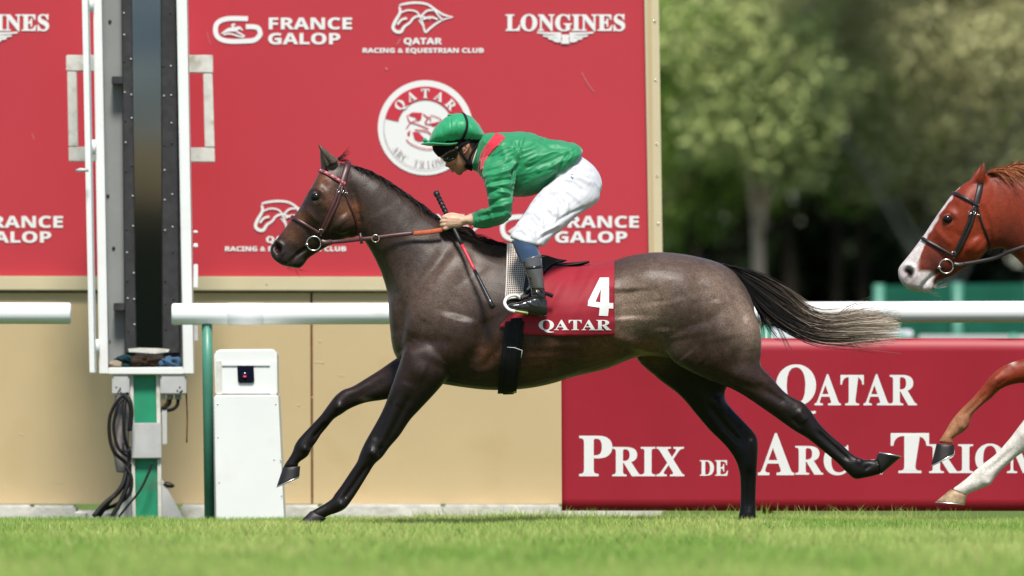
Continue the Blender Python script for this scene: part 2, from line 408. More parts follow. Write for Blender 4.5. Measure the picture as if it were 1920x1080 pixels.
# ------------------------------------------------------------------ letters
SERIF, SANS = 0x1D400, 0x1D5D4                            # bold serif / bold sans glyphs of the built-in font stack
def glyphs(txt, style, off=0.0, space=1.0):
    t = ''
    for ch in txt:
        if style and 'A' <= ch <= 'Z': t += chr(style+ord(ch)-65)
        elif style and ch.isdigit(): t += chr((0x1D7CE if style == SERIF else 0x1D7EC)+int(ch))
        else: t += ch
    c = bpy.data.curves.new('text', 'FONT'); c.body = t; c.offset = off; c.space_character = space; c.resolution_u = 4
    o = bpy.data.objects.new('text', c); COL.objects.link(o)
    dg = bpy.context.evaluated_depsgraph_get(); me = bpy.data.meshes.new_from_object(o.evaluated_get(dg))
    v = get_v(me); f = [tuple(p.vertices) for p in me.polygons]
    bpy.data.objects.remove(o); bpy.data.curves.remove(c); bpy.data.meshes.remove(me); return v, f
def text_geo(txt, style, box_px, Y, off=0.0, space=1.0, cap=None):   # fitted to x0,x1 and cap height y0..y1 in the plane at Y
    v, f = glyphs(txt, style, off, space); x0, x1, y0, y1 = box_px
    ref, _ = glyphs(cap or 'H', style, off)
    h0, h1 = ref[:, 1].min(), ref[:, 1].max(); a, b = v[:, 0].min(), v[:, 0].max()
    px = x0+(v[:, 0]-a)/(b-a)*(x1-x0); py = y1+(v[:, 1]-h0)/(h1-h0)*(y0-y1)
    return [W(p, q, Y) for p, q in zip(px, py)], f
def letters(name, items, mat, parent, label=None):
    o = mk(name, *join(items), mat, parent)
    if label: o['label'] = label
    return o
def arc_text(txt, style, cx, cy, r, a0, a1, size, Y, inward=False, off=0.0, narrow=1.0):   # letters on a circle, angles from straight up
    out = []; n = len(txt); ref, _ = glyphs('H', style, off); h = ref[:, 1].max()
    for i, ch in enumerate(txt):
        if ch == ' ': continue
        v, f = glyphs(ch, style, off); v = v.copy(); v[:, 0] -= (v[:, 0].min()+v[:, 0].max())/2; v *= size/h; v[:, 0] *= narrow
        a = math.radians(a0+(a1-a0)*i/(n-1)); s = -1 if inward else 1
        lx, ly = v[:, 0], v[:, 1]
        rx, ry = math.sin(a), -math.cos(a); tx, ty = math.cos(a), math.sin(a)
        if inward: P = [(cx+rx*(r-q)-tx*p, cy+ry*(r-q)-ty*p) for p, q in zip(lx, ly)]
        else: P = [(cx+rx*(r+q)+tx*p, cy+ry*(r+q)+ty*p) for p, q in zip(lx, ly)]
        out.append(([W(p, q, Y) for p, q in P], f))
    return out
def line_geo(pts, w, Y, sub=5, taper=None):               # a painted line of even or tapering width, px
    P = crom(np.array(pts, float), sub) if len(pts) > 2 else np.array(pts, float); t = np.gradient(P, axis=0); t /= np.linalg.norm(t, axis=1)[:, None]+1e-9
    n = np.column_stack([-t[:, 1], t[:, 0]]); u = np.linspace(0, 1, len(P))
    ww = (np.full(len(P), w) if taper is None else np.interp(u, np.linspace(0, 1, len(taper)), taper))[:, None]/2
    A, B = P+n*ww, P-n*ww; k = len(P)
    return [W(*p, Y) for p in A]+[W(*p, Y) for p in B], [(i, i+1, k+i+1, k+i) for i in range(k-1)]
def poly_geo(pts, Y): return [W(x, y, Y) for x, y in pts], [tuple(range(len(pts)))]
def ring_geo(cx, cy, r0, r1, Y, a0=0, a1=360, seg=64):
    V = []
    for i in range(seg+1):
        a = math.radians(a0+(a1-a0)*i/seg)
        V += [W(cx+r0*math.sin(a), cy-r0*math.cos(a), Y), W(cx+r1*math.sin(a), cy-r1*math.cos(a), Y)]
    return V, [(2*i, 2*i+1, 2*i+3, 2*i+2) for i in range(seg)]

# ------------------------------------------------------------------ sponsor wall
YB = 5.0
wall = empty('sponsor_wall', 'tall gold and red sponsor wall standing behind the finish line rail', 'wall', W(700, 960, YB))
prism('upper_panel', [(-420, -420), (1200, -420), (1217, 519), (-420, 516)], YB, 0.10, M['red_board'], wall)
tr = prism('frame', [(1200.6, -420), (1229, -420), (1243.5, 560), (1243.5, 962), (1217.6, 962), (1217.6, 519)], YB-0.045, 0.19, M['gold_trim'], wall, 0.004)
tr2 = prism('trim', [(1208.5, -420), (1217, -420), (1227, 560), (1227, 962), (1222, 962), (1222, 560)], YB-0.055, 0.0095, M['gold'], wall)
for yy in (-250, -110, 40, 150, 270, 330, 420):
    mk('screw', *ellipsoid(1227+yy*0.0165, yy, YB-0.047, 0.006, 0.004, 0.006, 8), M['steel'], wall, True)
ledge = prism('ledge', [(-420, 516.6), (1217, 519.6), (1217, 547), (-420, 544)], YB-0.05, 0.14, M['gold_trim'], wall, 0.006)
for a, b in ((-420, 581.5), (586, 1060), (1062.5, 1217)):
    prism('gold_panel', [(a, 549), (b, 549), (b+1.5, 944.5), (a+1.5, 944.5)], YB-0.012, 0.09, M['gold'], wall)
prism('joint', [(581.6, 549), (585.9, 549), (587.4, 944.5), (583.1, 944.5)], YB+0.004, 0.06, M['rust'], wall)
prism('shade_joint_strip', [(-420, 545), (1217, 548), (1217, 548.9), (-420, 548.9)], YB+0.004, 0.06, M['rust'], wall)  # panel joint filled dark, also paints the shade line under the ledge
for x, y in ((600, 640), (605, 680), (500, 532), (1010, 532), (560, 760), (585, 745)):
    mk('screw', *ellipsoid(x, y, YB-(0.052 if y < 545 else 0.013), 0.005, 0.003, 0.004, 8), M['gold_trim'], wall, True)
kb = empty('concrete_kerb', 'weathered pale concrete kerb along the foot of the gold wall', 'kerb', W(600, 965, YB))
for a, b, t in ((-420, 60, 946), (60, 141, 947), (142, 337, 957), (338, 600, 946), (601, 830, 945), (831, 1052, 945.5), (1053, 1240, 946)):
    o = prism('kerb_stone', [(a, t), (b, t+0.4), (b, 993), (a, 993)], YB-0.14, 0.30, M['concrete'], kb, 0.012)
for i in range(26):
    x = rng.uniform(143, 336); s = rng.uniform(0.015, 0.05)
    o = mk('rubble_stone', *ellipsoid(x, 972-rng.uniform(0, 10), YB-0.3-rng.uniform(0, 0.4), s, s, s*0.6, 7), M['concrete'], kb)

YL = YB-0.004
# France Galop twice more or less in view, each with its looped track mark
def galop_mark(x, y, s):                                   # x,y top left, s scale
    q = lambda pts: [(x+a*s, y+b*s) for a, b in pts]
    return [line_geo(q([(66, 5), (28, 5), (10, 12), (5, 25), (10, 40), (28, 47), (60, 47), (78, 45), (88, 36), (88, 28), (84, 22), (74, 20), (62, 20)]), 9*s, YL, 5),
            line_geo(q([(16, 33), (30, 26), (42, 25), (50, 22), (56, 27)]), 6*s, YL-0.0008, 4, [2*s, 7*s, 8*s, 5*s, 2*s]),
            line_geo(q([(40, 23), (36, 17), (42, 16)]), 4*s, YL-0.0012, 3), line_geo(q([(20, 35), (32, 33), (46, 37), (58, 40)]), 3*s, YL-0.0016, 3),
            line_geo(q([(44, 29), (52, 33), (60, 38)]), 3*s, YL-0.002, 3)]
items = []
def galop(x, y, s=1.0, first=True):
    items.extend(galop_mark(x, y, s))
    items.append(text_geo('FRANCE', SANS, (x+105*s, x+261*s, y+3*s, y+25*s), YL, 0.012)); items.append(text_geo('GALOP', SANS, (x+104*s, x+239*s, y+32*s, y+53*s), YL, 0.012))
for q in ((399, 30), (937, 402), (-143, 402)):
    items = []; galop(*q); letters('lettering', items, M['letter'], wall, 'white sponsor lettering with a looped racetrack emblem')
items = []
def club(x, y, w=1.0):                                     # x,y centre of the horse-head emblem
    q = lambda pts: [(x+a, y+b) for a, b in pts]
    it = [line_geo(q([(-45, -21), (-38, -24), (-15, -27), (8, -24), (26, -12), (40, -4), (57, 0)]), 4, YL, 5, [2, 4, 4.5, 4, 4, 4, 1]),
          line_geo(q([(57, 0), (40, 4), (25, 12), (12, 22), (5, 28), (0, 16), (-8, 5)]), 4, YL-0.0006, 5, [1, 3, 4, 4, 4, 3, 2]),
          line_geo(q([(-44, -19), (-43, -8), (-52, 8), (-56, 20), (-50, 27), (-41, 27), (-35, 18), (-24, 10), (-18, 2), (-6, -2), (14, 4)]), 4, YL-0.0012, 4, [4, 5, 6, 6, 6, 6, 5, 4, 4, 4, 2]),
          line_geo(q([(-42, -8), (-28, -13), (-12, -10), (-4, 2), (2, 18)]), 3, YL-0.0018, 4), line_geo(q([(-5, 0), (8, -12), (24, -13)]), 3.5, YL-0.0024, 4),
          line_geo(q([(0, 4), (14, 0), (28, 4)]), 3.5, YL-0.003, 4), line_geo(q([(-48, 14), (-40, 5), (-30, 2)]), 4, YL-0.0036, 4), line_geo(q([(18, -18), (30, -2), (36, 4)]), 3, YL-0.0042, 4)]
    it.append(text_geo('QATAR', SANS, (x-36, x+36, y+39, y+51), YL, 0.02)); it.append(text_geo('RACING & EQUESTRIAN CLUB', SANS, (x-113, x+114, y+58, y+67), YL, 0.02)); return it
for q in ((793, 32), (535, 404)): letters('lettering', club(*q), M['letter'], wall, 'white racing club lettering under a line drawn horse head')
items = []
def longines(x0, y0):
    items.append(text_geo('LONGINES', SERIF, (x0, x0+224, y0, y0+31), YL, 0.018))
    cx, cy = x0+112, y0+34
    for sg in (-1, 1):
        for j, (a, b) in enumerate(((53, 0), (42, 6), (32, 11), (22, 15))):
            items.append(line_geo([(cx+sg*8, cy+2+j*4), (cx+sg*a*0.6, cy+1.5+b), (cx+sg*a, cy+b)], 4, YL-0.0006*(j+1), 4, [5, 4.2, 3]))
    items.append(poly_geo([(cx-8, cy+4), (cx+8, cy+4), (cx+6, cy+12), (cx+8, cy+21), (cx-8, cy+21), (cx-6, cy+12)], YL-0.004))
for q in ((948, 27), (-132, 27), (672, 402)):
    items = []; longines(*q); letters('lettering', items, M['letter'], wall, 'white slab serif watchmaker lettering over a winged hourglass')
# the round race emblem
ec, er = (797.5, 239.5), 90
disc = poly_geo([(ec[0]+(er-1)*math.cos(a), ec[1]+(er-1)*math.sin(a)) for a in np.linspace(0, 2*math.pi, 72, endpoint=False)], YL)
em = letters('emblem', [disc], M['letter'], wall, 'round white race emblem with a racing jockey drawn in red')
M['red_ink'] = pm('red_ink', (0.50, 0.03, 0.05), 0.5, 0.3)
def cf(a): return (ec[0]+math.sin(math.radians(a))*77, ec[1]-math.cos(math.radians(a))*77)
band = ring_geo(ec[0], ec[1], 52, 77.5, YL-0.003, -77, 77)
jk = [poly_geo([(ec[0]+a, ec[1]+b) for a, b in p], YL-0.003) for p in (
    [(-32, -24), (-24, -29), (-6, -28), (-8, -16), (-14, -12), (-20, -20), (-28, -22)], [(-24, 8), (-12, 9), (0, 22), (4, 24), (-12, 26), (-20, 22)],
    [(8, -8), (28, -12), (30, -6), (14, -2)], [(-34, 10), (-28, 4), (-29, 14), (-33, 16)])]
jl = [line_geo([(ec[0]+a, ec[1]+b) for a, b in p], w, YL-0.0034-0.0004*i, 4) for i, (p, w) in enumerate((
    ([(-36, 2), (-28, -9), (-16, -14)], 1.5), ([(-34, -24), (-30, -12), (-14, -6), (6, 2)], 2), ([(-4, -26), (4, -18), (0, -8), (20, -6)], 2.2), ([(10, -24), (26, -18), (40, -4)], 1.6),
    ([(-36, 22), (-24, 32), (0, 40), (26, 38)], 1.8), ([(-20, 4), (2, 6), (14, 14), (30, 16)], 2.4), ([(2, -18), (8, -20), (10, -14)], 2.5), ([(14, 20), (24, 26), (38, 24)], 2)))]
e2 = mk('print', *join([band]+jk+jl), M['red_ink'], em)
mk('lettering', *join(arc_text('QATAR', SERIF, ec[0], ec[1], 56, -48, 48, 17, YL-0.006, off=0.012)), M['letter'], em)
mk('lettering', *join(arc_text('ARC TRIOMPHE', SERIF, ec[0], ec[1], 75, 234, 126, 13, YL-0.006, True, -0.012, 0.72)), M['letter_grey'], em)
mk('ring', *ring_geo(ec[0], ec[1], 77.2, 78.2, YL-0.0065, 78, 282), M['letter_grey'], em)

M['scuff'] = pm('pale_scuff', (0.55, 0.16, 0.17), 0.6, 0.3)
for p, w in (([(1091, 136), (1098, 150), (1106, 163), (1114, 172)], 1.6), ([(744, 84), (748, 78), (751, 72)], 2), ([(723, 127), (726, 131)], 4), ([(388, 60), (392, 75), (395, 82)], 1.2), ([(60, 250), (64, 262)], 1.5)):
    mk('scuff', *line_geo(p, w, YL, 4), M['scuff'], wall)
for x, y, w in ((597, 680, 10), (640, 705, 6), (548, 905, 7), (110, 905, 8), (40, 815, 6)):
    mk('scuff', *line_geo([(x-w, y), (x, y-1), (x+w, y+1)], 3, YB-0.0135, 4, [1, 3, 1]), M['gold_trim'], wall)

# ------------------------------------------------------------------ red banner in front
YN = 2.62
ban = empty('advertising_banner', 'long dark red banner with white race title at the foot of the rail', 'banner', W(1500, 960, YN))
def bwave(px, py):                                        # slack in the stretched fabric
    u, t = (px-1052)/1160, (py-635.5)/322
    return 0.0015*math.sin(u*37+t*3)+0.001*math.sin(u*70-t*5)*t+0.004*math.sin(u*13)*math.sin(t*3.1)
nv, nf = [], []
nxs, nzs = 90, 14
for j in range(nzs+1):
    for i in range(nxs+1):
        u, t = i/nxs, j/nzs; px = 1052+u*1160+1.5*t; py = 635.5+u*1.0+t*322
        nv.append(W(px, py, YN+bwave(px, py)))
for j in range(nzs):
    for i in range(nxs): a = j*(nxs+1)+i; nf.append((a, a+1, a+nxs+2, a+nxs+1))
fb = mk('fabric', nv, nf, M['red_banner'], ban, True); sm = fb.modifiers.new('s', 'SOLIDIFY'); sm.thickness = 0.006; sm.offset = -1
mk('hem', *tube([W(1052, 636, YN), W(1630, 636.2, YN), W(2212, 636.8, YN)], 0.006, 8), M['red_banner'], ban, True)
def smallcaps(parts, off=0.008):
    out = []
    for t, b in parts:
        v, f = text_geo(t, SERIF, b, YN, off); q = []
        for p in v:
            k = (D0+YN)/F; q.append(Vector((p.x, YN-0.007+bwave(CX+p.x/k, HY-(p.z-H)/k), p.z)))
        out.append((q, f))
    return out
for word in ([('Q', (1455, 1530, 685, 760)), ('ATAR', (1527, 1719, 703, 760))], [('P', (1086, 1148, 817, 893)), ('RIX', (1148, 1283, 838, 893))], [('DE', (1312, 1365, 863, 892))],
             [('A', (1421, 1489, 814, 891)), ('RC', (1491, 1592, 836, 890))], [('DE', (1606, 1656, 862, 889))], [('T', (1670, 1742, 812, 887)), ('RIOMPHE', (1742, 2120, 833, 887))]):
    letters('lettering', smallcaps(word), M['letter'], ban)

# ------------------------------------------------------------------ running rails
YR = 2.78
def rail(name, x0, x1, y0, y1, label, joints, posts):
    r = empty(name, label, 'rail', W((x0+x1)/2, 960, YR), 'white running rails on the far side')
    a, b = W(x0, y0, YR), W(x1, y1, YR); R = 0.054
    n = [a, a+Vector((0.004, 0, 0)), a+Vector((0.012, 0, 0)), b-Vector((0.012, 0, 0)), b-Vector((0.004, 0, 0)), b]
    mk('tube', *tube(n, [R*0.86, R*0.96, R, R, R*0.96, R*0.86], 32), M['rail'], r, True)
    for j in joints:
        c = a+(b-a)*((j-x0)/(x1-x0)); mk('sleeve', *tube([c-Vector((0.001, 0, 0)), c, c+Vector((0.18, 0, 0)), c+Vector((0.181, 0, 0))], [R, R*1.035, R*1.035, R], 32), M['rail'], r, True)
    for (xa, xb, rad) in posts:
        p = W(xa, 607, YR+0.0); q = W(xb, 990, YR)
        mk('post', *tube([p, (p*0.75+q*0.25), q-Vector((0, 0, 0.1))], rad, 24), M['green_post'], r, True)
    return r
rail('running_rail', -520, 133, 586.5, 587.5, 'short white rail tube ending left of the mirror cabinet', [], [(-260, -254, 0.027)])
rail('running_rail', 322, 2300, 589, 583.5, 'long white running rail on a green post behind the dark horse', [427, 1300, 2100], [(388, 394, 0.0265), (1436, 1440, 0.0265), (2230, 2234, 0.0265)])

# ------------------------------------------------------------------ photo finish mirror cabinet
YC = 3.35
cab = empty('mirror_cabinet', 'tall white cabinet with a dark framed finish line mirror on a green post', 'cabinet', W(270, 985, YC))
def q4(a, b, c, d, e, f_, g, h): return [(a, b), (c, d), (e, f_), (g, h)]
def strip(x0t, x1t, x0b, x1b, yt, yb):                    # stile leaning like the traced one; extrapolated above the frame
    k = (-300-yt)/(yb-yt); return [(x0t+(x0b-x0t)*k, -300), (x1t+(x1b-x1t)*k, -300), (x1b, yb), (x0b, yb)]
prism('back_panel', strip(188, 338, 201, 345, 0, 690), YC+0.20, 0.02, M['grey_paint'], cab)
prism('stile', strip(174.5, 190, 186, 202.5, 0, 702), YC, 0.22, M['white'], cab, 0.006)
prism('stile', strip(331, 350, 344, 362.5, 0, 702), YC, 0.22, M['white'], cab, 0.006)
prism('bottom_rail', [(202.8, 689), (343.8, 688), (343.8, 702), (202.8, 702)], YC+0.004, 0.20, M['white'], cab, 0.004)
dr = prism('door', strip(153.5, 164, 168, 177, 0, 700), YC-0.24, 0.24, M['white'], cab, 0.005)
for y in (8, 276, 650):
    d = 0.017*y; mk('hinge', *tube([W(171+d, y-14, YC-0.006), W(171.5+d, y+14, YC-0.006)], 0.012, 12), M['white'], dr, True)
mk('handle', *tube([W(143, 320, YC-0.29), W(150, 319, YC-0.31), W(166, 319, YC-0.31)], [0.007, 0.011, 0.008], 10), M['pale_grey'], dr, True)
mf = empty_mf = prism('mirror_frame', strip(227.5, 331, 234, 338.5, 0, 676), YC+0.135, 0.06, M['dark_metal'], cab, 0.004)
prism('mirror', strip(247.5, 301, 256, 304, 0, 652), YC+0.123, 0.008, M['mirror'], cab)
for x0, x1, xb0, xb1 in ((229, 246, 236, 254), (303, 330, 306, 336)):
    prism('angle_iron', strip(x0, x1, xb0, xb1, 0, 662), YC+0.10, 0.034, M['dark_metal'], cab, 0.003)
prism('paint_streak', [(240, 654), (262, 652), (300, 653), (318, 655), (316, 660), (290, 663), (262, 661), (242, 660)], YC+0.096, 0.0035, M['old_white'], cab)
for i in range(13):
    y = 20+i*50+rng.uniform(-6, 6)
    for bx in (232+y*0.013, 244+y*0.013, 306+y*0.008, 319+y*0.011):
        if rng.random() < 0.75: mk('bolt', *ellipsoid(bx, y+rng.uniform(-8, 8), YC+0.099, 0.005, 0.006, 0.005, 8), M['pale_grey'] if rng.random() < 0.6 else M['dark_metal'], mf, True)
for y in (150, 575):
    prism('clamp', rect(208+y*0.008, y-7, 229+y*0.008, y+8), YC+0.10, 0.09, M['dark_metal'], cab, 0.004)
for x, y in ((206, 40), (202, 367), (213, 465), (204, 640)):
    mk('bolt', *ellipsoid(x, y, YC+0.198, 0.009, 0.008, 0.009, 10), M['dark_metal'], cab, True)
for y0, y1 in ((432, 437), (456, 464), (610, 640), (495, 540)):
    prism('catch', rect(357+y0*0.012, y0, 371, y1), YC+0.01, 0.03, M['white'] if y0 < 600 else M['pale_grey'], cab, 0.004)
# oddments lying in the cabinet foot
def blob(name, x, y, rx, ry, mat, label, seed):
    V, f = ellipsoid(x, y, YC+0.09, rx, 0.06, ry, 40); V = np.array(V); c = V.mean(0)
    V = c+(V-c)*(1+0.5*vnoise(V, 30, seed)+0.35*(1-2*np.abs(vnoise(V, 62, seed+5))))[:, None]; V[:, 2] = np.maximum(V[:, 2], W(0, 688.5, YC+0.09).z)
    return tag(mk(name, V, f, mat, None, True), label, 'rag')
blob('rag', 318, 682, 0.055, 0.03, M['blue_rag'], 'crumpled blue rag in the foot of the mirror cabinet', 1)
blob('rag', 233, 679, 0.045, 0.03, pm('teal_rag', (0.006, 0.03, 0.036), 0.9, 0.2, var=0.3, vscale=20), 'dark teal rag beside the blue rag in the cabinet', 2)
blob('rag', 214, 684, 0.035, 0.02, pm('beige_rag', (0.25, 0.20, 0.15), 0.9, 0.1, var=0.2, vscale=20), 'small beige rag in the cabinet corner', 3)
blob('rag', 274, 679, 0.065, 0.03, pm('brown_rag', (0.03, 0.019, 0.013), 0.9, 0.1, var=0.3, vscale=20), 'dark brown heap in the middle of the cabinet foot', 4)
# pedestal
ped = prism('post', [(250, 703), (292, 703), (296.5, 995), (255, 995)], YC+0.06, 0.11, M['green_paint'], cab, 0.004)
prism('flange', [(243, 703), (249.8, 703), (254.8, 995), (248, 995)], YC+0.045, 0.14, M['old_white'], cab, 0.003)
prism('flange', [(292.3, 703), (300, 703), (303.5, 995), (296.8, 995)], YC+0.045, 0.14, M['old_white'], cab, 0.003)
prism('cover_plate', [(246, 793), (302, 792.5), (302.5, 860), (247, 860.5)], YC+0.02, 0.024, M['pale_grey'], cab, 0.006)
prism('gusset', [(247.5, 895), (247.8, 995), (206, 995), (222, 963)], YC+0.08, 0.012, M['pale_grey'], cab, 0.002)
prism('gusset', [(303, 897), (304, 995), (352, 995), (339, 963)], YC+0.08, 0.012, M['pale_grey'], cab, 0.002)
for x0, x1 in ((210, 242.5), (300.5, 349)):
    jb = prism('junction_box', rect(x0, 703, x1, 740), YC+0.01, 0.13, M['pale_grey'], cab, 0.008)
    for k in range(6):
        mk('bolt', *ellipsoid((x0+12 if x0 < 250 else x1-14)+rng.uniform(-7, 7), 731+rng.uniform(-6, 6), YC+0.009, 0.005, 0.003, 0.005, 7), M['dark_metal'], jb, True)
for x, r in ((306, 0.010), (319, 0.016), (334, 0.016)):
    mk('cable_gland', *tube([W(x, 738, YC+0.05), W(x, 749, YC+0.05)], r, 12), M['pale_grey'] if x < 310 else M['grey_paint'], cab, True)
prism('tag_plate', [(303.5, 768), (313, 767), (313, 832), (305, 833)], YC+0.05, 0.006, M['pale_grey'], cab)
# cables
def cable(pts, r, mat, label, Y=YC): 
    return tag(mk('cable', *tube([W(x, y, Y+d) for x, y, d in pts], r, 8, 8), mat, None, True), label, 'cable', None)
cb = 'cabling on the mirror cabinet'
tag(mk('sacking', *loft([((216, 742), (246, 740), 0.04, 0.05), ((214, 775), (243, 775), 0.05, 0.05), ((213, 820), (242, 822), 0.05, 0.05), ((214, 860), (240, 866), 0.045, 0.05), ((218, 885), (240, 888), 0.03, 0.05)], 5, 20, YC), M['wrap'], None, True), 'grey sacking wrapped round cables left of the green post', 'wrap')
for i, (pts, r, m, lb) in enumerate((
    ([(240, 738, 0), (226, 745, -.03), (208, 775, -.03), (205, 810, -.03), (213, 845, -.03), (236, 868, -.02)], 0.009, 'cable', 'outermost black cable loop hanging left of the green post'),
    ([(238, 742, -.02), (222, 760, -.05), (213, 800, -.05), (222, 840, -.05), (243, 858, -.03)], 0.008, 'cable', 'second black cable loop hanging over the grey sacking'),
    ([(236, 744, -.03), (232, 775, -.06), (234, 820, -.06), (243, 850, -.04), (240, 880, -.05)], 0.009, 'cable', 'black cable running straight down the grey sacking'),
    ([(207, 770, 0), (203, 800, 0), (206, 830, 0), (216, 856, 0)], 0.006, 'orange_cable', 'thin brown orange cable outside the black loops'),
    ([(230, 740, -.02), (243, 752, -.05), (246, 780, -.05), (243, 808, -.05)], 0.013, 'cable', 'thick short black cable at the junction box'),
    ([(232, 830, -.07), (231, 843, -.08), (240, 846, -.08), (244, 838, -.07)], 0.006, 'cable', 'small black cable hook low on the sacking'),
    ([(319, 748, .05), (318, 757, .05), (308, 765, .05), (301, 766, .06)], 0.008, 'cable', 'black cable curving from the middle gland'),
    ([(334, 748, .05), (332, 760, .05), (322, 768, .05), (302, 770, .07)], 0.009, 'cable', 'black cable curving from the end gland'),
    ([(314, 748, .06), (313, 756, .06), (304, 764, .06)], 0.006, 'orange_cable', 'thin brown cable between the two gland cables'),
    ([(285, 868, -.02), (278, 888, -.03), (262, 920, -.04), (238, 950, -.05), (222, 970, -.06)], 0.006, 'cable', 'thin black cable slanting across the foot of the green post'))):
    cable(pts, r, M[m], lb)
for i, (pts, r, lb) in enumerate((
    ([(240, 868, -.03), (236, 895, -.05), (222, 922, -.08), (196, 945, -.12), (176, 968, -.15)], 0.013, 'black cable bundle strand sweeping out to the turf edge'),
    ([(243, 870, -.03), (240, 905, -.06), (226, 940, -.08), (210, 968, -.1)], 0.012, 'black cable bundle strand falling beside the gusset'),
    ([(238, 880, -.04), (228, 912, -.08), (205, 940, -.1), (186, 968, -.12)], 0.011, 'black cable bundle strand between the two outer ones'),
    ([(236, 875, -.05), (246, 895, -.06), (243, 925, -.06), (222, 944, -.06), (196, 955, -.08), (180, 966, -.1)], 0.010, 'black cable bundle strand looping near the post foot'))):
    cable(pts, r, M['cable'], lb)
tag(mk('foot_pedal', *loft([((305, 906), (305, 911), 0.02, .1), ((313, 903), (312, 914), 0.03, .1), ((322, 906), (322, 915), 0.03, .1), ((327, 909), (327, 913), 0.01, .1)], 5, 14, YC), M['black'], None, True), 'small black rubber plug sticking out right of the green post', 'plug')
tag(mk('chain', *tube([W(349, 735, YC+.1), W(351, 780, YC+.1), W(350, 830, YC+.1)], 0.004, 6, 4), M['rust'], None, True), 'thin hanging chain right of the junction box', 'chain')

# weathered wooden brackets carrying the cabinet
wf = empty('mounting_bracket', 'weathered white wooden bracket frame on both sides of the cabinet', 'bracket', W(262, 300, 4.2))
for nm, p in (('plank', [(124, 103), (196, 103), (196, 134), (124, 133)]), ('plank', [(126, 133.6), (143.5, 133.6), (146, 274.5), (128.5, 274.5)]), ('plank', [(128.5, 275), (200, 275), (200, 303), (129, 303)]),
              ('plank', [(330, 103), (399, 103), (399, 137), (330, 136)]), ('plank', [(381, 137.6), (398, 137.6), (402, 276), (384, 276)]), ('plank', [(334, 276.6), (402, 276.6), (402.5, 304), (334, 304)])):
    prism(nm, p, 4.2, 0.07, M['old_white'], wf, 0.004)
for y in (118, 290): prism('batten', rect(190, y-5, 335, y+5), 4.28, 0.69, M['old_white'], wf)

# ------------------------------------------------------------------ white camera housing
YW = 2.42
ch = empty('camera_housing', 'white finish line camera housing with a dark window beside the green post', 'camera', W(465, 985, YW))
hd = prism('head', [(401.5, 668), (403, 660), (408, 655), (512, 654), (517.5, 658), (519, 666), (520, 739.5), (404, 739.5)], YW, 0.36, M['white'], ch, 0.008)
prism('trim', [(405, 677), (416, 677), (417, 739.4), (406, 739.4)], YW-0.0045, 0.0044, M['old_white'], hd)
prism('trim', [(506, 677), (517, 677), (518, 739.4), (507, 739.4)], YW-0.0045, 0.0044, M['white'], hd)
prism('trim', [(416, 681), (506, 681), (506, 686), (416, 686)], YW-0.0065, 0.0064, M['white'], hd, 0.001)
prism('window', [(445, 685.5), (475.5, 685.5), (477, 715), (473, 718), (449, 718), (446, 714)], YW-0.010, 0.008, M['lens'], hd, 0.002)
mk('lens', *tube([W(459, 703, YW-0.010), W(459, 703, YW-0.018)], [0.016, 0.013], 20), M['lens'], hd, True)
ml = bpy.data.materials.new('red_light'); ml.use_nodes = True; b_ = ml.node_tree.nodes['Principled BSDF']; b_.inputs['Base Color'].default_value = (0.3, 0.01, 0.03, 1); b_.inputs['Emission Color'].default_value = (1, 0.05, 0.12, 1); b_.inputs['Emission Strength'].default_value = 0.35
mk('signal_light', *ellipsoid(459, 706, YW-0.019, 0.009, 0.003, 0.0045, 12), ml, hd, True)
cv = prism('front_panel', [(401, 741), (521.5, 740.5), (533, 990), (406, 990)], YW-0.03, 0.42, M['white'], ch, 0.006)
for x, y in ((408, 758), (517, 758), (409, 820), (526, 862), (514, 862), (411, 905), (528, 930)):
    mk('screw', *ellipsoid(x, y, YW-0.031, 0.004, 0.002, 0.004, 8), M['steel'], cv, True)
prism('side_strip', [(399, 741), (400.6, 741), (405.6, 990), (403, 990)], YW-0.01, 0.38, M['grey_paint'], ch)

# ------------------------------------------------------------------ far side: rail, green windbreak, trees, woodland
YF = 17.0
fr = empty('low_rail', 'low white rail and skirt far beyond the running rail', 'rail', W(1620, 800, YF))
prism('skirt', [(1290, 616), (1712, 618), (1712, 634), (1500, 638), (1290, 640)], YF, 0.05, pm('pale_sheet', (0.62, 0.66, 0.70), 0.7, 0.2, var=0.15, vscale=1.5), fr, 0.01)
prism('skirt', [(1722, 627), (2400, 628), (2400, 640), (1722, 640)], YF+0.8, 0.05, pm('dull_sheet', (0.40, 0.43, 0.42), 0.7, 0.2, var=0.2, vscale=1.5), fr, 0.01)
for x in (1310, 1500, 1690, 1900, 2100):
    mk('post', *tube([W(x, 625, YF+0.02), W(x, 812, YF+0.02)], 0.03, 10), M['green_post'], fr, True)
YG = 28.0
gw = empty('windbreak', 'turquoise green mesh windbreak stretched between posts beyond the rail', 'windbreak', W(1760, 800, YG))
mg = pm('green_mesh', (0.014, 0.12, 0.078), 0.8, 0.15, var=0.25, vscale=2.0, trans=0.25, dirt=(0.03, 0.17, 0.11), dscale=1.3)
xs = [(1622, 578), (1648, 536), (1795, 533), (1935, 531), (2080, 531), (2300, 531)]
for i in range(len(xs)-1):
    (xa, ya), (xb, yb) = xs[i], xs[i+1]
    o = prism('mesh_panel', [(xa+1, ya), (xb-1, yb), (xb-1, 650), (xa+1, 650)], YG+0.02*(i % 2), 0.02, mg, gw)
for x, y in xs[1:]:
    mk('post', *tube([W(x, y-3, YG-0.08), W(x, 806, YG-0.08)], 0.045, 10), M['green_post'], gw, True)

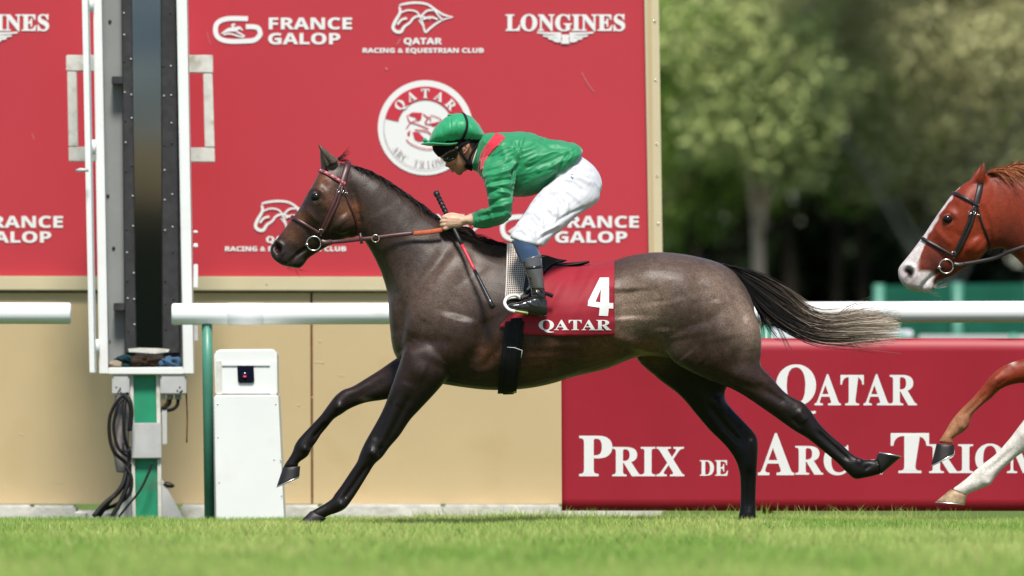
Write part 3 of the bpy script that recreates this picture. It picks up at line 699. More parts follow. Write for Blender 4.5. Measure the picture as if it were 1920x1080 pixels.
tag(mk('woodland_floor', [(-14, 57, -0.11), (18, 57, -0.11), (20, 101, -0.11), (-16, 101, -0.11)], [(0, 1, 2, 3)], pm('shade_dark_litter', (0.022, 0.019, 0.010), 0.95, 0.05, var=0.4, vscale=1.5)), 'dark leaf littered ground under the trees', None, None, 'structure')  # leaf litter sheet coloured near-black to stand for shade under the trees
M['bark'] = pm('pale_bark', (0.44, 0.33, 0.25), 0.9, 0.1, var=0.3, vscale=5, bump=0.7, bscale=25, bdist=0.02)
M['bark_grey'] = pm('grey_bark', (0.26, 0.25, 0.22), 0.9, 0.1, var=0.3, vscale=5, bump=0.7, bscale=25, bdist=0.02)
M['bark_dark'] = pm('dark_bark', (0.05, 0.04, 0.03), 0.9, 0.1, var=0.3, vscale=5)
M['leaf'] = pm('leaves', (0.07, 0.1, 0.03), 0.55, 0.25, attr='Col', trans=0.18)
def leaf_mass(name, cl, n, size, cols, parent, sq=0.8):    # cl: rows (x,y,z,r) of clumps; leaf-sized faces spread through them
    cl = np.asarray(cl, float); wgt = cl[:, 3]**2.2; k = rng.choice(len(cl), n, p=wgt/wgt.sum())
    d = rng.normal(size=(n, 3)); d /= np.linalg.norm(d, axis=1)[:, None]
    rad = cl[k, 3]*(0.35+0.65*rng.random(n)**0.5)*(0.8+0.35*vnoise(cl[k, :3]+d*cl[k, 3:4], 2.2, 5))
    P = cl[k, :3]+d*rad[:, None]*[1, 1, sq]
    P[:, 2] = np.maximum(P[:, 2], 0.0)
    nl = rng.normal(size=(n, 3))*0.55+d*0.3+[0, -0.3, 0.8]; a = np.cross(nl, rng.normal(size=(n, 3))); a /= np.linalg.norm(a, axis=1)[:, None]; b = np.cross(nl, a); b /= np.linalg.norm(b, axis=1)[:, None]
    s = (size*rng.uniform(0.6, 1.4, n))[:, None]
    V = np.stack([P-a*s, P-b*s*0.5, P+a*s, P+b*s*0.5], 1).reshape(-1, 3)
    me = fast_mesh(name, V, np.arange(n*4).reshape(-1, 4))
    t = rng.random(len(cl))[k]*0.7+rng.random(n)*0.3; c = np.array(cols[0])*(1-t)[:, None]+np.array(cols[1])*t[:, None]
    set_col(me, np.repeat(c, 4, 0)); return link(name, me, M['leaf'], parent, False)
def limb(p, d, L, r, n, out, tips, depth, spread=0.6):
    pts = [Vector(p)]; d = Vector(d).normalized()
    for i in range(4):
        d = (d+Vector((rng.normal(0, .10), rng.normal(0, .10), rng.normal(0.03, .06)))).normalized(); pts.append(pts[-1]+d*L/4)
    rr = np.linspace(r, r*0.5, 5); out.append(tube(pts, rr, 8 if depth < 2 else 5, 2))
    if depth >= n: tips.append(pts[-1]); tips.append(pts[-2]); return
    tips.append(pts[-1])
    for j in range(3 if depth else 4):
        a = rng.uniform(0, 6.28); q = pts[2+(j % 3)]
        nd = (d*(1.0-spread*0.3)+Vector((math.cos(a), math.sin(a), rng.uniform(0.0, 0.5)))*spread).normalized()
        limb(q, nd, L*rng.uniform(0.55, 0.8), r*0.5, n, out, tips, depth+1, spread)
def tree(px, Y, h_fork, hgt, r, cols, n, leaf, label, bark='bark', lean=0.0, spread=0.6, rad=0.12, low=None, crown_r=0.8, levels=3):
    x = (px-CX)*(D0+Y)/F; t = empty('tree', label, 'tree', (x, Y, -0.13), 'trees beyond the course')
    geo, tips = [], []
    base = Vector((x, Y, -0.15)); fork = Vector((x+lean*h_fork, Y, h_fork))
    geo.append(tube([base, base+(fork-base)*0.1, base+(fork-base)*0.5+Vector((0.04, 0, 0)), fork], [rad*1.5, rad*1.1, rad, rad*0.85], 12, 3))
    for j in range(5):
        a = j*1.26+rng.uniform(-0.4, 0.4)
        limb(fork-Vector((0, 0, 0.12*j)), (math.cos(a)*spread+lean, math.sin(a)*spread, 1.0), (hgt-h_fork)*rng.uniform(0.42, 0.6), rad*0.6, levels, geo, tips, 1, spread)
    tk = mk('trunk', *join(geo), M[bark], t, True)
    cl = [(p.x, p.y, p.z, crown_r*rng.uniform(0.6, 1.2)) for p in tips]
    for q in (low or []):
        w = W(q[0], q[1], Y+q[2]); cl.append((w.x, w.y, w.z, q[3]))
    leaf_mass('crown', cl, n, leaf, cols, t); return t
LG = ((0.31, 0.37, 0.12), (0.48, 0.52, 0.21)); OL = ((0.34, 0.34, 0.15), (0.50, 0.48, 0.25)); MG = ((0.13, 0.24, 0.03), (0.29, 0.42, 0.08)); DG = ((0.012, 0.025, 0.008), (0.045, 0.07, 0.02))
tree(1419, 62, 3.15, 9.5, 2.5, LG, 42000, 0.05, 'slender pale trunked tree with a light green crown, nearest the sponsor wall', 'bark', 0.0, 0.26, 0.078,
     [(1330, 60, -1, .9), (1470, 120, -1, .9), (1400, 200, -1, 1.0), (1500, 230, -.5, .8), (1350, 250, -.6, .8), (1440, 30, -1, 1.0), (1540, 160, 0, .7), (1490, 320, -.4, .6), (1420, 290, -.8, .55)], 0.62)
tree(1800, 66, 2.5, 9, 3, OL, 42000, 0.05, 'pale grey branched tree with an olive crown above the chestnut horse', 'bark_grey', -0.05, 0.6, 0.05,
     [(1640, 60, 0, .9), (1720, 100, -1, 1.0), (1860, 80, -1, 1.1), (1660, 200, 0, .9), (1780, 220, -1, 1.0), (1900, 240, -1, 1.0), (1700, 300, 0, .7), (1850, 330, -.6, .8), (1620, 330, 0.5, .6)], 0.7)
tree(1262, 70, 1.6, 7.5, 2.5, MG, 38000, 0.05, 'bushy mid green tree right beside the gold edge of the wall', 'bark_dark', 0.0, 0.7, 0.1,
     [(1270, 200, -1, .9), (1310, 300, -1, .9), (1260, 370, -1, .9), (1320, 410, -.6, .6), (1290, 130, 0, .8), (1340, 340, -.5, .6), (1255, 450, -.6, .5)], 0.7)
tree(1668, 78, 3.0, 8.5, 2.5, ((0.07, 0.10, 0.03), (0.2, 0.22, 0.09)), 16000, 0.09, 'leaning grey limbed tree with a thin crown behind the olive tree', 'bark_grey', 0.12, 0.5, 0.06,
     [(1600, 260, 0, .7), (1690, 380, 0, .7), (1760, 400, 0, .8), (1640, 150, 0, .9)], 0.6)
tree(2050, 70, 2.2, 9, 3, OL, 16000, 0.095, 'olive crowned tree beyond the right edge of the green windbreak', 'bark_grey', 0.0, 0.7, 0.13, [(1960, 300, 0, .9), (1940, 150, -.5, 1.0)], 0.75)
tree(1090, 72, 1.8, 9, 3, MG, 9000, 0.10, 'mid green tree hidden behind the sponsor wall', 'bark', 0.0, 0.7, 0.13, None, 0.9)
tree(700, 74, 2.2, 10, 3, LG, 9000, 0.10, 'light green tree standing well behind the sponsor wall', 'bark', 0.0, 0.7, 0.14, None, 0.9)
tree(2330, 74, 2.2, 10, 3, MG, 9000, 0.10, 'mid green tree farthest out along the tree line', 'bark', 0.0, 0.7, 0.14, None, 0.9)
cl = []
for i in range(800):
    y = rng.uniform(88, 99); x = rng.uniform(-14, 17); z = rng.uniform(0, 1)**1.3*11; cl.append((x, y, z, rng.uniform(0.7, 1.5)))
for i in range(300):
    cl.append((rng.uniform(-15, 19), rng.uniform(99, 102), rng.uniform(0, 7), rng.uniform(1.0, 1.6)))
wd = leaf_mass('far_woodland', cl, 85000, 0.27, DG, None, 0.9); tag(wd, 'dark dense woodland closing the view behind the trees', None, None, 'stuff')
for i, (px, lb) in enumerate(((1300, 'thin dark trunk in deep shade beside the gold edge of the wall'), (1490, 'thin dark trunk in deep shade just right of the slender pale tree'), (1560, 'thin dark trunk in deep shade above the dark horse tail'),
                        (1625, 'thin dark trunk in deep shade above the left end of the windbreak'), (1750, 'thin dark trunk in deep shade behind the chestnut muzzle'), (1930, 'thin dark trunk in deep shade behind the chestnut neck'))):
    Y = 84+rng.uniform(-2, 2); x = (px-CX)*(D0+Y)/F
    tt = empty('tree', lb, 'tree', (x, Y, -0.13), 'thin trunks in the woodland shade')
    mk('trunk', *tube([(x, Y, -.15), (x+rng.uniform(-.1, .1), Y, 3), (x+rng.uniform(-.3, .3), Y, 7)], [0.09, 0.07, 0.05], 8, 3), M['bark_dark'], tt, True)
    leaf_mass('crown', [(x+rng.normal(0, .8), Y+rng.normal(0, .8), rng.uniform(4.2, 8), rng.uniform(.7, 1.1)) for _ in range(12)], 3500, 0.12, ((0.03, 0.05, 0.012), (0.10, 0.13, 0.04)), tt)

# grandstand on the near side, seen only in the finish mirror
gs = empty('grandstand', 'low grandstand opposite, mirrored in the finish cabinet glass', 'grandstand', (-6, -130, -0.1))
cG = pm('stand_concrete', (0.55, 0.56, 0.48), 0.8, 0.2, var=0.2, vscale=0.5); cD = pm('stand_seats', (0.36, 0.36, 0.32), 0.8, 0.2, var=0.3, vscale=0.8); cO = pm('stand_hoarding', (0.85, 0.48, 0.22), 0.7, 0.2, var=0.3, vscale=0.4); cK = pm('stand_hedge', (0.03, 0.03, 0.022), 0.9, 0.1, var=0.3, vscale=1)
for i in range(5): box('tier', (-6, -134-i*0.5, 7.55+i*0.16), (40, 0.5, 0.15), cG if i % 2 else cD, gs)
for i in range(6): box('seat_row', (-6, -131.5-i*0.4, 6.55+i*0.17), (40, 0.4, 0.16), cD, gs)
box('hoarding', (-6, -130.5, 5.8), (40, 0.6, 1.35), cO, gs); box('hedge', (-6, -129, 2.5), (40, 1.6, 5.3), cK, gs)
box('sky_grey_panel', (-6, -136.5, 9.6), (40, 0.4, 2.5), pm('reflected_grey', (0.30, 0.34, 0.40), 0.7, 0.2, var=0.1, vscale=0.5), gs)  # unseen panel added so the mirror's top reflects grey instead of bright sky

# ------------------------------------------------------------------ horses
M['coat_dark'] = pm('dark_bay_coat', (0.04, 0.03, 0.025), 0.4, 0.26, attr='Col', var=0.4, vscale=150, bump=0.4, bscale=200, sheen=0.03, bdist=0.003, stretch=(1, 1, 1.0))
M['coat_red'] = pm('chestnut_coat', (0.2, 0.03, 0.01), 0.48, 0.25, attr='Col', var=0.2, vscale=120, bump=0.3, bscale=180, sheen=0.02, bdist=0.003)
M['hair'] = pm('horse_hair', (0.02, 0.015, 0.012), 0.62, 0.2, attr='Col')
M['eye'] = pm('horse_eye', (0.006, 0.004, 0.003), 0.12, 0.35)
M['hoof'] = pm('hoof_horn', (0.015, 0.0125, 0.0115), 0.5, 0.4, var=0.3, vscale=40, stretch=(1, 1, 0.2))
M['hoof_pale'] = pm('pale_hoof_horn', (0.33, 0.22, 0.12), 0.5, 0.4, var=0.3, vscale=30, dirt=(0.08, 0.06, 0.04), dscale=20)
M['shoe'] = pm('racing_plate', (0.62, 0.62, 0.60), 0.3, 0.5, metal=0.9)
M['leather'] = pm('brown_leather', (0.060, 0.018, 0.019), 0.4, 0.45, var=0.25, vscale=40)
M['leather_dark'] = pm('dark_leather', (0.018, 0.012, 0.012), 0.4, 0.45, var=0.25, vscale=40)

TORSO = [  # crest/back point, underside point, half width, Y, exponent, skew (wider towards the back if > 0)
    ((650, 304), (672, 436), .062, 0, 2.0, -.1), ((690, 321), (689, 461), .074, 0, 2, -.1), ((730, 346), (703, 486), .086, 0, 2, -.15), ((772, 375), (716, 516), .10, 0, 2, -.18),
    ((815, 407), (727, 556), .125, 0, 2, -.2), ((862, 436), (731, 612), .165, 0, 2.1, -.22), ((910, 453), (744, 672), .205, 0, 2.2, -.22), ((955, 464), (800, 712), .235, 0, 2.3, -.18),
    ((995, 476), (890, 729), .26, 0, 2.3, -.08), ((1035, 493), (960, 731), .285, 0, 2.2, 0), ((1080, 500), (1020, 723), .30, 0, 2.2, 0), ((1130, 496), (1080, 706), .30, 0, 2.2, 0.02),
    ((1172, 482), (1140, 690), .285, 0, 2.2, .06), ((1220, 473), (1205, 668), .28, 0, 2.2, .1), ((1280, 476), (1270, 675), .28, 0, 2.2, .1), ((1330, 487), (1330, 690), .26, 0, 2.2, .05),
    ((1372, 506), (1376, 690), .21, 0, 2.2, 0), ((1400, 540), (1404, 660), .14, 0, 2, 0), ((1414, 575), (1415, 625), .07, 0, 2, 0)]
HEAD1 = [((650, 306), (682, 420), .06, 0, 2, 0), ((622, 306), (677, 437), .078, 0, 2.2, 0), ((600, 322), (664, 446), .092, 0, 2.3, .15), ((587, 345), (650, 447), .098, 0, 2.3, .22), ((573, 369), (630, 455), .09, 0, 2.3, .22),
         ((560, 393), (611, 464), .074, 0, 2.3, .2), ((545, 413), (594, 474), .062, 0, 2.2, .15), ((530, 434), (578, 485), .054, 0, 2.2, .05), ((517, 451), (570, 496), .053, 0, 2.3, 0),
         ((507, 465), (560, 503), .053, 0, 2.3, 0), ((509, 480), (540, 500), .044, 0, 2.2, 0), ((515, 488), (530, 498), .028, 0, 2, 0)]
HEAD2 = [((1868, 324), (1876, 462), .06, 0, 2, 0), ((1845, 326), (1868, 466), .078, 0, 2.2, 0), ((1822, 337), (1852, 470), .092, 0, 2.3, .15), ((1804, 347), (1836, 485), .10, 0, 2.3, .22), ((1785, 365), (1820, 497), .096, 0, 2.3, .22),
         ((1768, 388), (1802, 507), .084, 0, 2.3, .2), ((1750, 414), (1786, 517), .07, 0, 2.2, .15), ((1733, 439), (1770, 523), .06, 0, 2.2, .05), ((1714, 465), (1752, 530), .055, 0, 2.3, 0), ((1698, 486), (1749, 543), .054, 0, 2.3, 0),
         ((1685, 503), (1738, 549), .053, 0, 2.3, 0), ((1685, 520), (1716, 545), .043, 0, 2.2, 0), ((1691, 532), (1704, 543), .027, 0, 2, 0)]
NECK2 = [((1858, 322), (1874, 462), .07, 0, 2, -.1), ((1890, 318), (1893, 474), .076, 0, 2, -.1), ((1920, 314), (1918, 498), .088, 0, 2, -.15), ((1970, 330), (1935, 545), .105, 0, 2, -.18), ((2030, 365), (1950, 610), .14, 0, 2, -.2), ((2100, 420), (1985, 680), .2, 0, 2.2, -.2)]
NEAR_FORE = [((790, 560), (868, 620), .06, -.10), ((768, 630), (850, 675), .085, -.135), ((752, 672), (843, 704), .088, -.145), ((738, 711), (819, 734), .076, -.15), ((725, 750), (790, 765), .060, -.15), ((713, 778), (769, 788), .051, -.15),
             ((698, 805), (750, 816), .045, -.15), ((684, 830), (731, 838), .042, -.15), ((674.5, 851), (717, 857), .043, -.15), ((669, 866), (703, 870), .036, -.15), ((655, 887), (691, 889), .029, -.15), ((640, 910), (676, 913), .027, -.15),
             ((628, 926), (661, 936), .031, -.15), ((621, 936), (648, 953), .034, -.15), ((606, 946), (634, 961), .029, -.15), ((590, 955), (616, 967), .029, -.15), ((580, 961), (606, 973), .03, -.15)]
FAR_FORE = [((800, 610), (860, 680), .06, .10), ((772, 645), (825, 705), .075, .12), ((746, 669), (788, 735), .07, .13), ((706, 697), (724, 749), .054, .13), ((664, 723), (686, 755), .047, .13), ((643, 731), (657, 766), .044, .13), ((628, 743), (640, 777), .045, .13),
            ((614, 761), (626, 786), .039, .13), ((600, 780), (612, 803), .031, .13), ((582, 799), (602, 815), .027, .13), ((565, 817), (593, 829), .030, .13), ((554, 832), (584, 841), .034, .13), ((548, 848), (577, 855), .030, .13), ((541, 860), (562, 866), .028, .13), ((534, 870), (558, 873), .030, .13), ((531, 876), (561, 875), .032, .13)]
FAR_HIND = [((1205, 560), (1395, 590), .09, .10), ((1195, 630), (1402, 650), .11, .13), ((1193, 672), (1385, 700), .10, .14), ((1235, 711), (1362, 728), .08, .14), ((1275, 742), (1361, 750), .066, .14), ((1305, 777), (1374, 768), .054, .14),
            ((1330, 806), (1394, 789), .044, .14), ((1362, 838), (1414, 811), .039, .14), ((1379, 863), (1421, 830), .038, .14), ((1386, 885), (1420, 868), .034, .14), ((1388, 908), (1418, 902), .028, .14), ((1388, 935), (1417, 933), .026, .14),
            ((1386, 960), (1417, 958), .029, .14), ((1380, 980), (1416, 982), .033, .14), ((1370, 990), (1398, 1000), .028, .14), ((1362, 994), (1388, 1004), .03, .14)]
NEAR_HIND = [((1225, 530), (1395, 545), .09, -.12), ((1232, 610), (1424, 610), .12, -.145), ((1255, 668), (1428, 655), .115, -.15), ((1295, 697), (1426, 684), .095, -.15), ((1330, 713), (1448, 709), .078, -.15), ((1380, 733), (1470, 734), .062, -.15), ((1438, 771), (1490, 747), .049, -.15),
             ((1463, 789), (1507, 756), .042, -.15), ((1490, 808), (1522, 773), .040, -.15), ((1515, 823), (1536, 793), .036, -.15), ((1545, 847), (1557, 815), .028, -.15), ((1570, 868), (1580, 835), .026, -.15), ((1588, 886), (1600, 853), .030, -.15),
             ((1603, 898), (1618, 861), .034, -.15), ((1622, 896), (1632, 862), .030, -.15), ((1640, 892), (1640, 862), .029, -.15), ((1652, 889), (1645, 858), .031, -.15)]
WHITE_FORE = [((2030, 620), (2090, 740), .09, -.13), ((1992, 690), (2030, 790), .072, -.14), ((1950, 750), (1968, 826), .055, -.14), ((1919, 788), (1930, 842), .046, -.14), ((1893, 822), (1907, 856), .034, -.14), ((1868, 850), (1884, 876), .028, -.14), ((1845, 868), (1868, 892), .030, -.14),
              ((1828, 882), (1857, 908), .034, -.14), ((1815, 894), (1838, 917), .029, -.14), ((1799, 907), (1818, 925), .029, -.14), ((1784, 917), (1812, 930), .032, -.14)]
RED_FORE = [((2040, 590), (2060, 720), .08, .11), ((1985, 650), (2000, 735), .065, .13), ((1950, 663), (1956, 724), .055, .13), ((1920, 672), (1922, 718), .048, .13), ((1887, 683), (1898, 721), .047, .13), ((1864, 698), (1876, 730), .046, .13), ((1848, 717), (1858, 747), .040, .13), ((1826, 743), (1838, 763), .030, .13),
            ((1800, 769), (1821, 781), .027, .13), ((1782, 791), (1818, 796), .032, .13), ((1774, 805), (1806, 810), .029, .13), ((1766, 819), (1787, 822), .028, .13), ((1758, 830), (1788, 832), .031, .13)]
HOOF = {  # coronet A,B ; sole A,B ; Y
    'near_fore': (((583, 958), (612, 972)), ((556, 984), (585, 996)), -.15), 'far_fore': (((530.5, 876), (563, 874)), ((519, 911.5), (561.5, 893)), .13),
    'far_hind': (((1363, 992), (1390, 1005)), ((1340, 1010), (1374, 1014)), .14), 'near_hind': (((1652, 889), (1643, 856)), ((1689, 857.5), (1647, 849.5)), -.15),
    'white_fore': (((1783, 917), (1813, 930)), ((1755, 940), (1809, 945)), -.14), 'red_fore': (((1756, 832), (1790, 834)), ((1746, 872), (1789, 850)), .13)}
def hoof(key, root, Y0, dx=0, dy=0, mat='hoof'):
    (a, b), (c, d), Y = HOOF[key]; l = lambda p, q, t: (p[0]+(q[0]-p[0])*t, p[1]+(q[1]-p[1])*t)
    g = loft([(a, b, .033, Y, 2.3), (l(a, c, .15), l(b, d, .15), .040, Y, 2.3), (l(a, c, .6), l(b, d, .6), .047, Y, 2.4), (c, d, .053, Y, 2.4)], 4, 28, Y0, dx=dx, dy=dy)
    h = mk('hoof', *g, M[mat], root, True)
    e = lambda p, q, t: (p[0]+(q[0]-p[0])*t, p[1]+(q[1]-p[1])*t)
    c2, d2 = e(a, c, 1.0), e(b, d, 1.0); dv = ((c[0]-a[0]+d[0]-b[0])/2, (c[1]-a[1]+d[1]-b[1])/2); L = math.hypot(*dv); dv = (dv[0]/L*3.2, dv[1]/L*3.2)
    s = loft([(c2, d2, .054, Y, 2.4), ((c2[0]+dv[0], c2[1]+dv[1]), (d2[0]+dv[0], d2[1]+dv[1]), .054, Y, 2.4)], 2, 28, Y0, dx=dx, dy=dy)
    mk('shoe', *s, M['shoe'], h, True)

BODY_STROKES = [
    ([(845, 462), (800, 520), (762, 580), (740, 640)], 9, -9), ([(872, 470), (830, 520), (790, 575), (765, 640)], 20, 10), ([(905, 480), (870, 540), (850, 600)], 15, -5),
    ([(765, 650), (800, 640), (850, 640)], 8, -5), ([(760, 655), (775, 690), (800, 700)], 14, 8), ([(862, 590), (850, 640), (825, 690)], 24, 12), ([(915, 590), (898, 650), (868, 700), (840, 722)], 9, -12),
    ([(800, 600), (775, 640)], 8, -5), ([(880, 520), (905, 560), (925, 600)], 26, 4), ([(905, 690), (930, 660), (945, 640)], 6, -5), ([(890, 700), (925, 690)], 6, 4),
    ([(745, 560), (752, 620), (748, 668)], 7, -7), ([(736, 560), (736, 640)], 6, 5),
    ([(700, 470), (722, 520), (742, 560)], 8, -7), ([(690, 345), (750, 400), (800, 470)], 22, 4), ([(700, 400), (740, 470)], 14, 4), ([(720, 370), (780, 430), (840, 470)], 10, -3),
    ([(960, 690), (1040, 690), (1110, 668)], 6, 3), ([(990, 660), (1080, 660)], 5, -2), ([(1000, 640), (985, 700)], 5, 2), ([(1040, 640), (1030, 700)], 5, 2), ([(1080, 640), (1075, 690)], 5, 2),
    ([(1175, 540), (1178, 600)], 26, -15), ([(1212, 518)], 20, 6), ([(1150, 630), (1190, 645), (1235, 662), (1268, 684)], 8, 9), ([(1165, 655), (1210, 668)], 7, -6),
    ([(1255, 560), (1270, 640)], 38, 8), ([(1238, 560), (1244, 620)], 14, -6), ([(1300, 510), (1330, 560), (1330, 640), (1310, 690)], 10, -6), ([(1368, 520), (1392, 590), (1392, 650), (1375, 700)], 9, -8), ([(1405, 590), (1410, 660)], 12, 5),
    ([(1345, 560), (1360, 640)], 22, 6), ([(1285, 665), (1305, 690)], 16, 9),
    ([(1320, 695), (1380, 718), (1440, 738), (1480, 760)], 6, -5), ([(1330, 712), (1400, 738)], 9, 4), ([(1420, 720), (1475, 752)], 5, -4), ([(1495, 770), (1512, 790)], 8, 5), ([(1486, 785), (1500, 800)], 4, -3),
    ([(1532, 808), (1565, 838), (1592, 862)], 4, -5), ([(1606, 862), (1616, 868)], 5, 4), ([(1622, 880), (1632, 872)], 3, -3),
    ([(742, 740), (720, 790), (702, 828)], 6, -4), ([(770, 740), (745, 790), (722, 835)], 6, -4), ([(760, 715), (740, 760)], 12, 5), ([(692, 845), (704, 852)], 7, 5), ([(715, 838), (712, 856)], 4, -4), ([(690, 872), (660, 915), (645, 935)], 4, -5), ([(636, 945), (645, 950)], 6, 4),
    ([(720, 715), (680, 738), (650, 750)], 6, -4), ([(632, 760), (640, 765)], 6, 5), ([(610, 795), (588, 822)], 4, -5), ([(568, 840), (580, 846)], 5, 4),
    ([(1330, 760), (1360, 800), (1390, 830)], 6, -5), ([(1385, 800), (1410, 825)], 5, -4), ([(1405, 880), (1404, 955)], 4, -5), ([(1345, 745), (1352, 770)], 8, 4)]
LEG2 = [([(1870, 708), (1858, 724)], 7, 7), ([(1885, 712), (1872, 722)], 4, -6), ([(1850, 735), (1825, 762), (1806, 780)], 4, -8), ([(1800, 796), (1810, 803)], 6, 9), ([(1795, 786), (1788, 800)], 4, -6), ([(1778, 812), (1772, 824)], 5, 4), ([(1900, 690), (1880, 700)], 8, -5),
        ([(1900, 842), (1870, 868), (1848, 886)], 4, -8), ([(1846, 902), (1855, 906)], 6, 9), ([(1838, 888), (1832, 902)], 4, -6), ([(1822, 906), (1806, 918)], 5, 4), ([(1925, 806), (1915, 822)], 8, 6)]
def head_strokes(m):
    e = lambda pts: [m(*p) for p in pts]
    return [(e([(668, 440), (674, 415), (669, 385), (658, 350)]), 6, -9), (e([(644, 420), (636, 412)]), 22, 7), (e([(575, 366), (583, 357), (594, 354), (604, 360), (608, 368)]), 4, 7), (e([(582, 378), (594, 383), (604, 377)]), 4, 3), (e([(592, 369)]), 7, -6),
            (e([(570, 385), (580, 400), (600, 418)]), 5, 4), (e([(562, 405), (575, 425), (590, 440)]), 8, -5), (e([(606, 395), (622, 405)]), 6, -3), (e([(604, 340), (612, 352)]), 7, -5), (e([(575, 440), (600, 452), (625, 448)]), 5, -3),
            (e([(515, 462), (522, 466), (521, 474)]), 6.2, -25), (e([(507, 459), (514, 453), (523, 454), (530, 461), (531, 472), (525, 481)]), 3.2, 9), (e([(540, 503), (543, 495), (549, 486), (560, 475), (578, 464)]), 2.8, -16), (e([(545, 484), (558, 476)]), 4, 3), (e([(556, 498), (568, 490)]), 6, 4), (e([(540, 450), (556, 462)]), 7, 3),
            (e([(535, 425), (560, 400)]), 4, -2), (e([(628, 330), (634, 345), (640, 360)]), 5, 3), (e([(655, 360), (664, 395)]), 7, 4)]
def ear_geo(tip, fb, bb, Y, Y0):                          # hollow-fronted pricked ear
    l = lambda p, q, t: (p[0]+(q[0]-p[0])*t, p[1]+(q[1]-p[1])*t)
    return loft([(fb, bb, .030, Y*0.8, 2.0), (l(fb, tip, .25), l(bb, tip, .28), .030, Y*0.95, 2), (l(fb, tip, .5), l(bb, tip, .55), .025, Y*1.1, 2), (l(fb, tip, .8), l(bb, tip, .82), .015, Y*1.2, 2), (l(fb, tip, .97), l(bb, tip, .98), .006, Y*1.2, 2)], 4, 16, Y0)

def make_horse(name, label, Y0, head, neck, torso_dx, torso_dy, legs, ears, m, coat, coat_fn, voxel, eye_px, ear_col):
    root = empty(name, label, 'horse', (W(1080+torso_dx, 805, Y0).x, Y0, 0))
    tors = [((a[0]+torso_dx, a[1]+torso_dy), (b[0]+torso_dx, b[1]+torso_dy), *r) for a, b, *r in TORSO]
    if neck: tors = neck+[t for t in tors[6:]]
    parts = [loft(tors, 5, 40, Y0), loft(head, 5, 32, Y0)]
    for s in legs: parts.append(loft([((a[0]+s[1], a[1]+s[2]), (b[0]+s[1], b[1]+s[2]), *r) for a, b, *r in s[0]], 4, 22, Y0))
    # brow, cheek and chin masses
    for (x, y, Yy, rx, ry, rz) in ((592, 366, .082, .026, .016, .018), (640, 415, .055, .062, .036, .06), (556, 494, .0, .030, .032, .022)):
        a = m(x, y)
        for sg in ((-1, 1) if Yy else (1,)): parts.append(ellipsoid(*a, Y0+sg*Yy, rx, ry, rz, 18))
    for tip, fb, bb, Y in ears: parts.append(ear_geo(tip, fb, bb, Y, Y0))
    me = union('body', parts, voxel)
    v = get_v(me); e = edges_of(me); px, py = PX(v)
    hx, hy = m(600, 400); near_head = np.hypot(px-hx, py-hy) < 150
    w = np.where(near_head, 0.5, 1.0)*np.where(py > 800, 0.6, 1.0)
    v = smooth_v(v, e, 7, w)
    b = np.zeros(len(v))                                   # let the limbs grow softly out of the trunk
    for (x, y, r) in ((800, 640, 60), (775, 680, 35), (1250, 640, 50), (1330, 705, 40), (1240, 560, 50), (1380, 560, 50), (690, 440, 26), (1420, 680, 25)):
        b = np.maximum(b, np.exp(-((px-x-torso_dx)**2+(py-y-torso_dy)**2)/r**2))
    v = smooth_v(v, e, 22, b, 0.5, False); put_v(me, v)
    n = get_n(me); px, py = PX(v)
    st = [([(x+torso_dx, y+torso_dy) for x, y in p], r, a) for p, r, a in BODY_STROKES if not (neck and (max(q[0] for q in p) < 800 or min(q[1] for q in p) > 700 and max(q[0] for q in p) < 900))]
    v = sculpt(v, n, [(p, r*(1.45 if min(q[1] for q in p) < 735 else 1.1), a*(1.5 if min(q[1] for q in p) < 735 else 2.4)) for p, r, a in st]+[(p, r, a*1.25) for p, r, a in head_strokes(m)], px, py)
    if neck: v = sculpt(v, n, LEG2, px, py)
    # ear hollows, then faint skin and muscle unevenness
    for tip, fb, bb, Y in ears:
        D, t = seg_dist(px, py, [((fb[0]*.62+bb[0]*.38), fb[1]*.62+bb[1]*.38), (tip[0]*.8+fb[0]*.2, tip[1]*.8+fb[1]*.2)])
        d = np.exp(-(D/3.5)**2)*0.010*((n[:, 1]*np.sign(Y)) > 0.0)*np.clip(1.2-t, 0, 1); v = v-n*d[:, None]
    q = v*[1, 1, 1.0]
    v = v+n*(0.0022*vnoise(q, 9, 1)+0.0010*vnoise(q, 22, 2))[:, None]*(np.where(near_head, 0.4, 1)*np.where(py > 720, 0.25, 1))[:, None]
    v = smooth_v(v, e, 1, None, 0.4, False); put_v(me, v)
    n = get_n(me); px, py = PX(v)
    set_col(me, coat_fn(px, py, v, n)); link('body', me, coat, root)
    for sg in (-1, 1):
        mk('eye', *ellipsoid(*eye_px, Y0+sg*0.0855, .024, .014, .0185, 18), M['eye'], root, True)
    return root, me

